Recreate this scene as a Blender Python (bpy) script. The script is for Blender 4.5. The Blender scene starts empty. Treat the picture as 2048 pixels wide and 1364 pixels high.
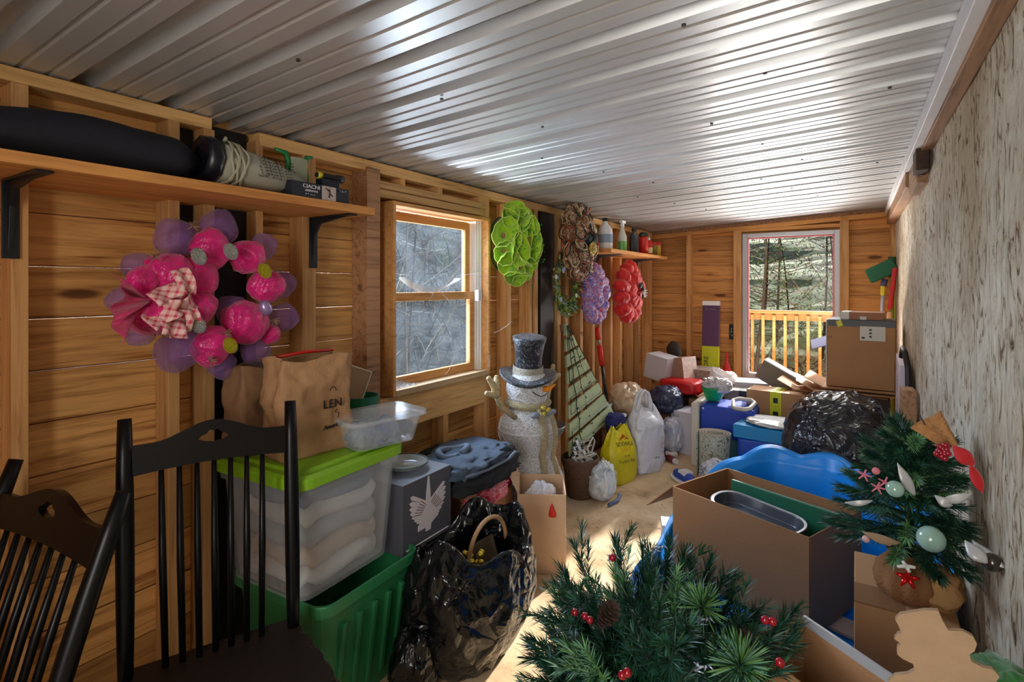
import bpy, math, random
from mathutils import Vector, Matrix, noise, Euler
R=math.radians
random.seed(7)
sc=bpy.context.scene
COL=sc.collection
# ---------------------------------------------------------------- camera
F=1075.0; CX=1024.0; CY=570.0; EYE=1.45
PSI=math.atan2(688,1075); SN,CS=math.sin(PSI),math.cos(PSI)
cam_d=bpy.data.cameras.new('camera'); cam=bpy.data.objects.new('camera',cam_d); COL.objects.link(cam)
cam.location=(0,0,EYE); cam.rotation_euler=(R(90),0,PSI)
cam_d.sensor_width=36; cam_d.lens=36*F/2048; cam_d.shift_y=-(682-CY)/2048
cam_d.clip_start=0.02; cam_d.clip_end=200
sc.camera=cam
# ---------------------------------------------------------------- light
sc.view_settings.view_transform='Standard'; sc.view_settings.look='None'
sc.view_settings.gamma=1; sc.view_settings.exposure=0.5; sc.view_settings.use_curve_mapping=False
world=bpy.data.worlds.new('world'); sc.world=world; world.use_nodes=True
wn=world.node_tree.nodes; wl=world.node_tree.links; wn.clear()
wo=wn.new('ShaderNodeOutputWorld'); wb=wn.new('ShaderNodeBackground'); ws=wn.new('ShaderNodeTexSky')
ws.sky_type='HOSEK_WILKIE'; ws.turbidity=4; ws.ground_albedo=.3; ws.sun_direction=(0.1,0.9,0.42)
wl.new(ws.outputs[0],wb.inputs[0]); wb.inputs[1].default_value=1.6; wl.new(wb.outputs[0],wo.inputs[0])
def light(name,kind,loc,direction,energy,color,size=None,angle=None):
    d=bpy.data.lights.new(name,kind); o=bpy.data.objects.new(name,d); COL.objects.link(o)
    o.location=loc; o.rotation_euler=Vector(direction).to_track_quat('-Z','Y').to_euler()
    d.energy=energy; d.color=color
    if size: d.shape='RECTANGLE'; d.size,d.size_y=size
    if angle: d.angle=angle
    return o
light('sunlight','SUN',(0,9,5),(-0.10,-0.93,-0.40),12.0,(1,.95,.87),angle=R(1.5))
light('sky_fill_side_window','AREA',(-3.1,2.3,2.3),(.92,.0,-.36),330,(.90,.94,1),size=(2.4,1.6))  # added area lamp, out of view, boosts sky light through the side window
light('bounce_fill_side_window','AREA',(-2.95,2.3,.15),(.75,.0,.66),300,(1,.97,.92),size=(2.4,1.0))  # added lamp hidden below the sill, aimed up to brighten the ceiling
light('sky_fill_end_window','AREA',(-.5,6.85,2.9),(0.0,-.88,-.55),300,(.97,.98,1),size=(2.4,1.6))  # unseen area lamp added above the end window to fill the room
light('bounce_fill_end_window','AREA',(-.55,6.75,.12),(0.0,-.72,.69),300,(1,.97,.92),size=(1.6,.9))  # added low lamp under the sightline, imitates ground bounce onto the ceiling
light('doorway_fill','AREA',(-.3,-1.3,1.5),(-.1,.95,.12),32,(1,.96,.9),size=(1.0,1.5))  # soft fill lamp added behind the camera, outside the door opening

# ---------------------------------------------------------------- helpers
def at(px,py,X=None,Y=None,Z=None):
    a=(px-CX)/F; b=(CY-py)/F; d=(CS*a-SN,SN*a+CS,b)
    t=X/d[0] if X is not None else Y/d[1] if Y is not None else (Z-EYE)/d[2]
    return Vector((t*d[0],t*d[1],EYE+t*d[2]))
def ngrid(f,nu,nv,cu=False,cv=False):
    V=[f(i/(nu if cu else nu-1),j/(nv if cv else nv-1)) for i in range(nu) for j in range(nv)]
    Fc=[]
    for i in range(nu if cu else nu-1):
        for j in range(nv if cv else nv-1):
            a=i*nv+j; b=((i+1)%nu)*nv+j; c=((i+1)%nu)*nv+(j+1)%nv; d=i*nv+(j+1)%nv
            Fc.append((a,b,c,d))
    return V,Fc
class MB:
    def __init__(s): s.v=[]; s.f=[]; s.m=[]
    def add(s,V,Fc,mi=0,M=None):
        o=len(s.v); s.v+=[tuple(M@Vector(p)) if M else tuple(p) for p in V]
        s.f+=[tuple(o+i for i in f) for f in Fc]; s.m+=[mi]*len(Fc); return s
    def box(s,c,d,rot=None,mi=0,taper=1.0):
        x,y,z=[k/2 for k in d]; t=taper
        V=[(-x*t,-y*t,-z),(x*t,-y*t,-z),(x*t,y*t,-z),(-x*t,y*t,-z),(-x,-y,z),(x,-y,z),(x,y,z),(-x,y,z)]
        M=Matrix.Translation(c)@(Euler(rot).to_matrix().to_4x4() if rot else Matrix())
        return s.add(V,[(3,2,1,0),(4,5,6,7),(0,1,5,4),(1,2,6,5),(2,3,7,6),(3,0,4,7)],mi,M)
    def span(s,a,b,mi=0):
        return s.box([(p+q)/2 for p,q in zip(a,b)],[abs(q-p) for p,q in zip(a,b)],None,mi)
    def tube(s,pts,r,seg=8,closed=False,mi=0):
        P=[Vector(p) for p in pts]; n=len(P); rr=r if isinstance(r,(list,tuple)) else [r]*n
        o=len(s.v); up=None
        for i in range(n):
            a=P[(i-1)%n] if (i>0 or closed) else P[i]; b=P[(i+1)%n] if (i<n-1 or closed) else P[i]
            t=(b-a); t=t.normalized() if t.length>1e-9 else Vector((0,0,1))
            if up is None: up=Vector((0,0,1)) if abs(t.z)<.9 else Vector((1,0,0))
            u=(up-t*up.dot(t)); u=u.normalized() if u.length>1e-6 else t.orthogonal().normalized(); w=t.cross(u); up=u
            for k in range(seg):
                an=2*math.pi*k/seg; s.v.append(tuple(P[i]+(u*math.cos(an)+w*math.sin(an))*rr[i]))
        m=n if closed else n-1
        for i in range(m):
            for k in range(seg):
                a=o+i*seg+k; b=o+i*seg+(k+1)%seg; c=o+((i+1)%n)*seg+(k+1)%seg; d=o+((i+1)%n)*seg+k
                s.f.append((a,b,c,d)); s.m.append(mi)
        if not closed:
            s.f.append(tuple(o+k for k in range(seg))[::-1]); s.m.append(mi)
            s.f.append(tuple(o+(n-1)*seg+k for k in range(seg))); s.m.append(mi)
        return s
    def lathe(s,prof,seg=24,M=None,mi=0,cap=True,sx=1,sy=1):
        n=len(prof); V=[(r*math.cos(2*math.pi*k/seg)*sx,r*math.sin(2*math.pi*k/seg)*sy,z) for r,z in prof for k in range(seg)]
        Fc=[(i*seg+k,i*seg+(k+1)%seg,(i+1)*seg+(k+1)%seg,(i+1)*seg+k) for i in range(n-1) for k in range(seg)]
        if cap: Fc+=[tuple(range(seg))[::-1],tuple((n-1)*seg+k for k in range(seg))]
        return s.add(V,Fc,mi,M)
    def grid(s,f,nu,nv,cu=False,cv=False,mi=0,M=None):
        V,Fc=ngrid(f,nu,nv,cu,cv); return s.add(V,Fc,mi,M)
    def ball(s,c,r,seg=14,rings=9,fn=None,mi=0,M=None):
        r=(r,r,r) if not isinstance(r,(tuple,list)) else r
        def g(u,v):
            a=2*math.pi*u; b=math.pi*(v*.998+.001)
            d=Vector((math.sin(b)*math.cos(a),math.sin(b)*math.sin(a),-math.cos(b)))
            k=fn(d) if fn else 1
            p=Vector((d.x*r[0]*k,d.y*r[1]*k,d.z*r[2]*k))
            if M: p=M@p
            return p+Vector(c)
        return s.grid(g,seg,rings,cu=True,mi=mi)
    def prism(s,pts,t,M=None,mi=0):
        n=len(pts); V=[(x,y,-t/2) for x,y in pts]+[(x,y,t/2) for x,y in pts]
        Fc=[tuple(range(n))[::-1],tuple(range(n,2*n))]+[(i,(i+1)%n,n+(i+1)%n,n+i) for i in range(n)]
        return s.add(V,Fc,mi,M)
def setp(o,label=None,cat=None,group=None,kind=None):
    if label: o['label']=label
    if cat: o['category']=cat
    if group: o['group']=group
    if kind: o['kind']=kind
    return o
def obj(name,mb,mats,parent=None,smooth=False,bevel=0,sub=0,loc=None,rot=None,solid=0,label=None,seg=2):
    me=bpy.data.meshes.new(name); me.from_pydata(mb.v,[],mb.f)
    mats=mats if isinstance(mats,(list,tuple)) else [mats]
    for m in mats: me.materials.append(m)
    me.polygons.foreach_set('material_index',mb.m)
    if smooth: me.polygons.foreach_set('use_smooth',[True]*len(mb.f))
    me.validate(); me.update()
    o=bpy.data.objects.new(name,me); COL.objects.link(o)
    if parent: o.parent=parent
    if loc is not None: o.location=loc
    if rot is not None: o.rotation_euler=rot
    if solid: m=o.modifiers.new('s','SOLIDIFY'); m.thickness=solid; m.offset=0
    if bevel: m=o.modifiers.new('b','BEVEL'); m.width=bevel; m.segments=seg; m.limit_method='ANGLE'; m.angle_limit=R(40)
    if sub: m=o.modifiers.new('u','SUBSURF'); m.levels=m.render_levels=sub
    if label: o['label']=label
    return o
def thing(name,label,cat,loc=(0,0,0),rz=0,group=None,rot=None):
    o=bpy.data.objects.new(name,None); COL.objects.link(o); o.location=loc
    o.rotation_euler=rot if rot else (0,0,rz); o.empty_display_size=.1
    return setp(o,label,cat,group)
def struct(name,mb,mats,parent=None,**k):
    o=obj(name,mb,mats,parent,**k)
    if not parent: o['kind']='structure'
    return o
def dup(root,loc,rot=None,label=None):
    r=root.copy(); COL.objects.link(r); r.location=loc
    if rot is not None: r.rotation_euler=rot
    if label: r['label']=label
    for ch in list(root.children):
        c=ch.copy(); COL.objects.link(c); c.parent=r
        for g in ch.children:
            d=g.copy(); COL.objects.link(d); d.parent=c
    return r
def writing(name,text,size,mat,parent,loc,rot,ext=.0006,align='CENTER',sx=1,shear=0):
    cu=bpy.data.curves.new(name,'FONT'); cu.body=text; cu.size=size; cu.extrude=ext; cu.align_x=align; cu.align_y='CENTER'; cu.shear=shear
    t=bpy.data.objects.new('tmp',cu); COL.objects.link(t)
    me=bpy.data.meshes.new_from_object(t); bpy.data.objects.remove(t); me.materials.clear(); me.materials.append(mat)
    o=bpy.data.objects.new(name,me); COL.objects.link(o); o.parent=parent; o.location=loc; o.rotation_euler=rot; o.scale=(sx,1,1)
    return o
def scrawl(name,n,size,mat,parent,loc,rot,seed=1):
    """print too small to read in the photo: n unreadable strokes in a row"""
    rr=random.Random(seed+n); q=MB(); x=-n*size*.62/2
    for i in range(n):
        if rr.random()<.12: x+=size*.62; continue
        w=size*.46; h=size*rr.choice((.5,.5,.72)); t=size*.11
        for k in range(rr.choice((2,2,3))):
            if rr.random()<.5: q.box((x+rr.choice((0,w-t))+t/2,h/2-size*.3,0),(t,h,.0008))
            else: q.box((x+w/2,rr.choice((0,h/2,h))-size*.3,0),(w,t,.0008))
        x+=size*.62
    if not q.v: q.box((0,0,0),(size,size*.1,.0008))
    o=obj(name,q,mat,parent); o.location=loc; o.rotation_euler=rot; return o
def plate(name,outline,holes,t,mat,parent,loc,rot,bevel=0):
    cu=bpy.data.curves.new(name,'CURVE'); cu.dimensions='2D'; cu.fill_mode='BOTH'; cu.extrude=t/2
    for pts in [outline]+holes:
        sp=cu.splines.new('POLY'); sp.points.add(len(pts)-1)
        for i,p in enumerate(pts): sp.points[i].co=(p[0],p[1],0,1)
        sp.use_cyclic_u=True
    tt=bpy.data.objects.new('tmp',cu); COL.objects.link(tt)
    me=bpy.data.meshes.new_from_object(tt); bpy.data.objects.remove(tt); me.materials.clear(); me.materials.append(mat)
    o=bpy.data.objects.new(name,me); COL.objects.link(o); o.parent=parent; o.location=loc; o.rotation_euler=rot
    if bevel: m=o.modifiers.new('b','BEVEL'); m.width=bevel; m.segments=2; m.limit_method='ANGLE'
    return o
def fbm(p,o=4,s=1.0):
    v=0;a=.5;p=Vector(p)*s
    for _ in range(o): v+=a*noise.noise(p); a*=.5; p=p*2.03+Vector((3.1,1.7,.3))
    return v
def ridge(p,o=3,s=1.0):
    v=0;a=.5;p=Vector(p)*s
    for _ in range(o): v+=a*(1-2*abs(noise.noise(p))); a*=.5; p=p*2.1+Vector((5.1,.7,2.3))
    return v
# ---------------------------------------------------------------- materials
def srgb(c):
    return tuple(((x/255)/12.92 if x/255<=.04045 else ((x/255+.055)/1.055)**2.4) for x in c)+(1,)
_mc={}
def newmat(name):
    m=bpy.data.materials.new(name); m.use_nodes=True; nt=m.node_tree; b=nt.nodes['Principled BSDF']; return m,nt,b
def mat(name,c,rough=.6,metal=0,bump=0,bscale=60,var=0,vscale=8,trans=0,alpha=1,spec=.5,sheen=0,coat=0,emis=0,stretch=None,distort=0):
    if name in _mc: return _mc[name]
    m,nt,b=newmat(name); N=nt.nodes; L=nt.links
    b.inputs['Base Color'].default_value=srgb(c); b.inputs['Roughness'].default_value=rough; b.inputs['Metallic'].default_value=metal
    b.inputs['Transmission Weight'].default_value=trans; b.inputs['Alpha'].default_value=alpha; b.inputs['Specular IOR Level'].default_value=spec
    b.inputs['Sheen Weight'].default_value=sheen; b.inputs['Coat Weight'].default_value=coat
    tc=N.new('ShaderNodeTexCoord'); src=tc.outputs['Object']
    if stretch:
        mp=N.new('ShaderNodeMapping'); mp.inputs['Scale'].default_value=stretch; L.new(src,mp.inputs[0]); src=mp.outputs[0]
    if var:
        n=N.new('ShaderNodeTexNoise'); n.inputs['Scale'].default_value=vscale; n.inputs['Detail'].default_value=6; L.new(src,n.inputs[0])
        h=N.new('ShaderNodeMapRange'); h.inputs[1].default_value=.3; h.inputs[2].default_value=.7; h.inputs[3].default_value=1-var; h.inputs[4].default_value=1+var
        L.new(n.outputs['Fac'],h.inputs[0])
        mx=N.new('ShaderNodeMix'); mx.data_type='RGBA'; mx.blend_type='MULTIPLY'; mx.inputs[0].default_value=1; mx.inputs[6].default_value=srgb(c)
        L.new(h.outputs[0],mx.inputs[7]); L.new(mx.outputs[2],b.inputs['Base Color'])
    if bump:
        n=N.new('ShaderNodeTexNoise'); n.inputs['Scale'].default_value=bscale; n.inputs['Detail'].default_value=4; n.inputs['Distortion'].default_value=distort; L.new(src,n.inputs[0])
        bp=N.new('ShaderNodeBump'); bp.inputs['Strength'].default_value=bump; bp.inputs['Distance'].default_value=.02; L.new(n.outputs['Fac'],bp.inputs['Height']); L.new(bp.outputs[0],b.inputs['Normal'])
    _mc[name]=m; return m
def ramp(N,stops,interp='LINEAR'):
    r=N.new('ShaderNodeValToRGB'); r.color_ramp.interpolation=interp; e=r.color_ramp.elements
    e[0].position,e[0].color=stops[0][0],srgb(stops[0][1]); e[1].position,e[1].color=stops[-1][0],srgb(stops[-1][1])
    for p,c in stops[1:-1]: k=e.new(p); k.color=srgb(c)
    return r
def wood(name,light,dark,axis,rough=.65,board=0,knots=.5):
    """pine: grain runs along axis; board = height of one board in z for a tone of its own"""
    m,nt,b=newmat(name); N=nt.nodes; L=nt.links
    tc=N.new('ShaderNodeTexCoord'); oi=N.new('ShaderNodeObjectInfo')
    add=N.new('ShaderNodeVectorMath'); add.operation='ADD'
    sc_=N.new('ShaderNodeVectorMath'); sc_.operation='SCALE'; sc_.inputs[0].default_value=(7,13,5); L.new(oi.outputs['Random'],sc_.inputs['Scale'])
    L.new(tc.outputs['Object'],add.inputs[0]); L.new(sc_.outputs[0],add.inputs[1]); src=add.outputs[0]
    tone=None
    if board:
        sp=N.new('ShaderNodeSeparateXYZ'); L.new(tc.outputs['Object'],sp.inputs[0])
        dv=N.new('ShaderNodeMath'); dv.operation='DIVIDE'; dv.inputs[1].default_value=board; L.new(sp.outputs['Z'],dv.inputs[0])
        fl=N.new('ShaderNodeMath'); fl.operation='FLOOR'; pz=N.new('ShaderNodeMath'); pz.operation='ADD'; pz.inputs[1].default_value=.03/board; L.new(dv.outputs[0],pz.inputs[0]); L.new(pz.outputs[0],fl.inputs[0])
        wnz=N.new('ShaderNodeTexWhiteNoise'); wnz.noise_dimensions='1D'; L.new(fl.outputs[0],wnz.inputs['W']); tone=wnz.outputs['Value']
        ad2=N.new('ShaderNodeVectorMath'); ad2.operation='ADD'; cm=N.new('ShaderNodeVectorMath'); cm.operation='SCALE'; cm.inputs[0].default_value=(9,31,17)
        L.new(tone,cm.inputs['Scale']); L.new(src,ad2.inputs[0]); L.new(cm.outputs[0],ad2.inputs[1]); src=ad2.outputs[0]
    st={'x':(.8,16,16),'y':(16,.8,16),'z':(16,16,.8)}[axis]
    mp=N.new('ShaderNodeMapping'); mp.inputs['Scale'].default_value=st; L.new(src,mp.inputs[0])
    n1=N.new('ShaderNodeTexNoise'); n1.inputs['Scale'].default_value=2.2; n1.inputs['Detail'].default_value=7; n1.inputs['Distortion'].default_value=1.0; n1.inputs['Roughness'].default_value=.55; L.new(mp.outputs[0],n1.inputs[0])
    n2=N.new('ShaderNodeTexNoise'); n2.inputs['Scale'].default_value=14; n2.inputs['Detail'].default_value=4; L.new(mp.outputs[0],n2.inputs[0])
    mixf=N.new('ShaderNodeMath'); mixf.operation='MULTIPLY_ADD'; mixf.inputs[1].default_value=.28; L.new(n2.outputs['Fac'],mixf.inputs[0]); L.new(n1.outputs['Fac'],mixf.inputs[2])
    r=ramp(N,[(.40,dark),(.52,tuple((2*a+b)//3 for a,b in zip(light,dark))),(.66,light),(.85,tuple(min(255,int(a*1.06)) for a in light))]); L.new(mixf.outputs[0],r.inputs[0])
    col=r.outputs[0]
    def mul(col,fac,lo,hi):
        mr=N.new('ShaderNodeMapRange'); mr.inputs[3].default_value=lo; mr.inputs[4].default_value=hi; L.new(fac,mr.inputs[0])
        mx=N.new('ShaderNodeMix'); mx.data_type='RGBA'; mx.blend_type='MULTIPLY'; mx.inputs[0].default_value=1; L.new(col,mx.inputs[6]); L.new(mr.outputs[0],mx.inputs[7]); return mx.outputs[2]
    col=mul(col,tone if tone else oi.outputs['Random'],.70,1.14)
    if knots:
        v=N.new('ShaderNodeTexVoronoi'); v.inputs['Scale'].default_value=1.0
        ks={'x':(2.1,9,7.5),'y':(9,2.1,7.5),'z':(9,9,2)}[axis]
        mk=N.new('ShaderNodeMapping'); mk.inputs['Scale'].default_value=ks; L.new(src,mk.inputs[0]); L.new(mk.outputs[0],v.inputs[0])
        kr=ramp(N,[(0.0,(70,38,20)),(.09,(96,56,30)),(.15,(235,225,215)),(.3,(255,255,255))]); L.new(v.outputs['Distance'],kr.inputs[0])
        mx=N.new('ShaderNodeMix'); mx.data_type='RGBA'; mx.blend_type='MULTIPLY'; mx.inputs[0].default_value=knots; L.new(col,mx.inputs[6]); L.new(kr.outputs[0],mx.inputs[7]); col=mx.outputs[2]
    if board:
        fr=N.new('ShaderNodeMath'); fr.operation='FRACT'; ad=N.new('ShaderNodeMath'); ad.operation='ADD'; ad.inputs[1].default_value=.03/board; L.new(dv.outputs[0],ad.inputs[0]); L.new(ad.outputs[0],fr.inputs[0])
        sr=ramp(N,[(0.0,(96,62,38)),(.014,(110,72,46)),(.03,(255,255,255)),(1,(255,255,255))]); L.new(fr.outputs[0],sr.inputs[0])
        mx=N.new('ShaderNodeMix'); mx.data_type='RGBA'; mx.blend_type='MULTIPLY'; mx.inputs[0].default_value=.9; L.new(col,mx.inputs[6]); L.new(sr.outputs[0],mx.inputs[7]); col=mx.outputs[2]
    L.new(col,b.inputs['Base Color']); b.inputs['Roughness'].default_value=rough; b.inputs['Specular IOR Level'].default_value=.3
    bp=N.new('ShaderNodeBump'); bp.inputs['Strength'].default_value=.25; bp.inputs['Distance'].default_value=.004; L.new(mixf.outputs[0],bp.inputs['Height']); L.new(bp.outputs[0],b.inputs['Normal'])
    return m
W_side=wood('pine_siding_left',(226,172,104),(140,84,40),'y',board=.1535,knots=.85)
W_far=wood('pine_siding_end',(214,154,88),(142,86,42),'x',board=.1535,knots=.85)
W_stud=wood('pine_stud',(222,170,110),(176,118,66),'z',knots=.35)
W_plate=wood('pine_plate',(224,178,116),(166,112,62),'y',knots=.4)
W_platex=wood('pine_plate_end',(208,150,86),(150,96,50),'x',knots=.4)
W_shelf=wood('pine_shelf',(214,150,84),(170,104,50),'y',knots=.15)
W_rail=wood('treated_pine',(128,100,58),(92,70,38),'x',knots=.2)
W_win=wood('window_wood',(216,158,96),(172,116,62),'y',knots=.2)
W_old=wood('weathered_wood',(176,132,96),(96,64,44),'y',knots=.6)
CARD=mat('cardboard',(176,132,92),.85,bump=.08,bscale=90,var=.06,vscale=5)
CARD_L=mat('pale_cardboard',(214,180,146),.85,bump=.08,bscale=90,var=.06,vscale=5)
BLACK=mat('black_paint',(8,8,10),.34,spec=.3)
WHITE=mat('white_paint',(232,232,230),.5)
BLKP=mat('black_plastic',(22,22,24),.45)
# ---------------------------------------------------------------- shell
XL=-1.92; XS=-2.01; XR=.297; YF=5.91; YS=6.0; YB=-.62
def ceil_z(x): return 2.045+.0497*(x-XL)
mb=MB(); mb.span((XS-.1,YB-.3,-.08),(XR+.4,YS+.1,0))
m,nt,b=newmat('plywood_floor'); N=nt.nodes;L=nt.links
tc=N.new('ShaderNodeTexCoord')
n1=N.new('ShaderNodeTexNoise'); n1.inputs['Scale'].default_value=2.6; n1.inputs['Detail'].default_value=9; n1.inputs['Roughness'].default_value=.7; L.new(tc.outputs['Object'],n1.inputs[0])
r1=ramp(N,[(.3,(150,120,88)),(.45,(210,178,136)),(.6,(228,204,168)),(.75,(236,218,190))]); L.new(n1.outputs['Fac'],r1.inputs[0])
v=N.new('ShaderNodeTexNoise'); v.inputs['Scale'].default_value=34; v.inputs['Detail'].default_value=3; L.new(tc.outputs['Object'],v.inputs[0])
r2=ramp(N,[(.28,(60,40,28)),(.34,(255,255,255)),(1,(255,255,255))]); L.new(v.outputs['Fac'],r2.inputs[0])
mx=N.new('ShaderNodeMix'); mx.data_type='RGBA'; mx.blend_type='MULTIPLY'; mx.inputs[0].default_value=.8; L.new(r1.outputs[0],mx.inputs[6]); L.new(r2.outputs[0],mx.inputs[7]); L.new(mx.outputs[2],b.inputs['Base Color']); b.inputs['Roughness'].default_value=.8
struct('floor',mb,m)
# ceiling of ribbed sheet metal
prof=[]; y=.655-.2286*6; P=.2286
while y<YS+.1:
    prof+=[(y-.032,0),(y-.020,.030),(y+.020,.030),(y+.032,0)]
    for q in (P/3+.006,2*P/3-.006): prof+=[(y+q-.009,0),(y+q-.004,.005),(y+q+.004,.005),(y+q+.009,0)]
    y+=P
mb=MB(); V=[];Fc=[]
for i,(y,h) in enumerate(prof):
    for x in (XS-.12,XR+.02): V.append((x,y,ceil_z(x)+h))
for i in range(len(prof)-1): Fc.append((2*i,2*i+2,2*i+3,2*i+1))
mb.add(V,Fc)
MET=mat('galvanised_roof_metal',(204,205,206),.38,metal=.5,bump=.05,bscale=7,var=.07,vscale=2.5)
ceiling=struct('ceiling',mb,MET,solid=.001)
mbn=MB()
for k in range(9):
    for xx in (-1.3,-.5,.1):
        yy=.655+.2286*(2*k+1)+.05
        if yy<5.8: mbn.lathe([(.006,-.006),(.006,0)],8,Matrix.Translation((xx+(k%3)*.13,yy,ceil_z(xx)-.0)))
obj('roof_screw',mbn,mat('screw_metal',(90,90,92),.4,metal=.8),ceiling)['kind']='stuff'
# left wall siding with window opening
WY0,WY1,WZ0,WZ1=1.90,2.70,.905,1.86
def siding(mb,axis,pos,th,u0,u1,ztop,openings,h=.1535,gap=.0022,gaps=(5,7,8,9)):
    z=-.03;k=0
    while z<ztop:
        z1=min(z+h-(gap if k in gaps else -.0004),ztop); cuts=sorted({z,z1}|{c for o_ in openings for c in o_[2:] if z<c<z1})
        off=random.uniform(-.003,.003)
        for za_,zb_ in zip(cuts,cuts[1:]):
            zc=(za_+zb_)/2; segs=[(u0,u1)]
            for a,b_,oa,ob in openings:
                if oa<zc<ob: segs=[s for (p,q) in segs for s in ((p,min(q,a)),(max(p,b_),q)) if s[1]-s[0]>.01]
            for p,q in segs:
                if axis=='y': mb.span((pos-th+off,p,za_),(pos+off,q,zb_))
                else: mb.span((p,pos+off,za_),(q,pos+th+off,zb_))
        z+=h;k+=1
mb=MB(); siding(mb,'y',XS,.02,YB,YS,2.12,[(WY0,WY1,WZ0,WZ1)])
wall_left=struct('wall_left',mb,W_side)
mb=MB()
def studs(lst,parent,axis='y'):
    for e in lst:
        a,b_,z0,z1=e[:4]; w=e[4] if len(e)>4 else W_stud; pr=e[5] if len(e)>5 else 0
        q=MB()
        if axis=='y': q.span((XS+.001,a,z0),(XL+pr,b_,z1))
        else: q.span((a,YF,z0),(b_,YS-.001,z1))
        obj('stud',q,w,parent,bevel=.002)
T=2.0
studs([(.493,.530,0,T),(.887,.923,0,T),(1.002,1.040,0,T),(1.196,1.225,0,T),(1.40,1.465,0,T),(1.735,1.818,0,2.0,W_old,.012),
 (2.692-.0,2.74,0,T),(2.945,2.99,0,T),(3.22,3.26,0,T),(3.30,3.345,0,T),(3.645,3.70,0,T),(3.78,3.83,0,T),(4.05,4.10,0,T),(4.292,4.345,0,T),(4.443,4.50,0,T),(4.70,4.75,0,T),(4.935,4.98,0,T),(5.25,5.30,0,T),(5.45,5.49,0,T),(5.80,5.91,0,T)],wall_left)
studs([(1.83,1.87,0,.73),(2.30,2.34,0,.73),(1.98,2.0,1.93,T),(2.25,2.29,1.93,T),(2.65,2.69,1.86,T)],wall_left)
# dark rails, header beams, sill beam, top plate
q=MB(); q.span((XL-.04,1.82,.73),(XL+.001,2.69,.90)); obj('sill_beam',q,W_plate,wall_left,bevel=.002)
q=MB(); q.span((XL-.088,1.82,1.915),(XL+.004,2.69,1.95)); q.span((XL-.088,1.82,1.872),(XL+.001,2.69,1.912)); obj('header_beam',q,W_plate,wall_left,bevel=.002)
q=MB(); q.span((XL-.088,YB,2.0),(XL+.002,1.03,2.04)); obj('top_plate',q,W_plate,wall_left,bevel=.003)
q=MB(); q.span((XL-.088,1.21,1.985),(XL+.001,YF,2.035)); obj('top_plate',q,W_plate,wall_left,bevel=.003)
q=MB(); q.span((XL-.088,YB,0),(XL,YF,.04)); obj('bottom_plate',q,W_plate,wall_left)
DK=mat('black_sheet',(10,10,13),.55)
q=MB(); q.span((XS+.002,1.043,.04),(XS+.03,1.193,2.03)); q.span((XS+.002,.925,1.6),(XS+.02,1.0,2.0)); obj('black_panel',q,DK,wall_left)  # plain black panels set between the studs
q=MB(); q.span((XS+.002,3.40,.04),(XL-.01,3.60,1.99)); obj('dark_post',q,mat('dark_stain',(44,34,28),.6,var=.2),wall_left)
# far wall
FX0,FX1,FZ0,FZ1=-.985,-.127,.50,1.975
mb=MB(); siding(mb,'x',YS,.02,XS,XR+.1,2.2,[(FX0,FX1,FZ0,FZ1)],gaps=())
wall_far=struct('wall_far',mb,W_far)
studs([(-1.545,-1.50,0,2.03),(-1.066,-.99,0,2.05),(-.127,-.055,0,2.10),(.26,.30,0,2.1)],wall_far,'x')
def slopebar(name,z0,z1,mat_,y0,y1,parent,x0=XL,x1=XR):
    q=MB(); V=[]
    for x in (x0,x1):
        for yy in (y0,y1):
            for zz in (z0,z1): V.append((x,yy,ceil_z(x)+zz))
    q.add(V,[(0,1,3,2),(4,6,7,5),(0,4,5,1),(2,3,7,6),(1,5,7,3),(0,2,6,4)]); obj(name,q,mat_,parent,bevel=.002)
slopebar('top_plate',-.04,-.002,W_old,YF+.015,YS,wall_far)
slopebar('top_plate',-.082,-.04,W_platex,YF,YS-.001,wall_far)
q=MB(); q.span((-.99,YF+.005,1.995),(-.127,YS-.001,2.03)); obj('header_beam',q,W_platex,wall_far,bevel=.002)
q=MB(); q.span((XL,YF,0),(XR,YS-.001,.04)); obj('bottom_plate',q,W_platex,wall_far)
# window in far wall: metal framed glass
WG=mat('grey_aluminium',(176,176,180),.4,metal=.3)
w2=thing('window_2',None,None); w2['kind']='structure'
q=MB()
for a,b_ in (((FX0,5.93,FZ0),(FX0+.045,6.03,FZ1)),((FX1-.045,5.93,FZ0),(FX1,6.03,FZ1)),((FX0+.045,5.93,FZ1-.04),(FX1-.045,6.03,FZ1)),((FX0+.045,5.93,FZ0),(FX1-.045,6.03,FZ0+.05))): q.span(a,b_)
obj('window_frame',q,WG,w2,bevel=.003)
q=MB(); 
for a,b_ in (((FX0+.045,5.95,FZ0+.05),(FX0+.06,5.965,FZ1-.04)),((FX1-.06,5.95,FZ0+.05),(FX1-.045,5.965,FZ1-.04)),((FX0+.06,5.95,FZ1-.055),(FX1-.06,5.965,FZ1-.04))): q.span(a,b_)
obj('window_bead',q,mat('red_bead',(214,120,130),.5),w2)
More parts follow.
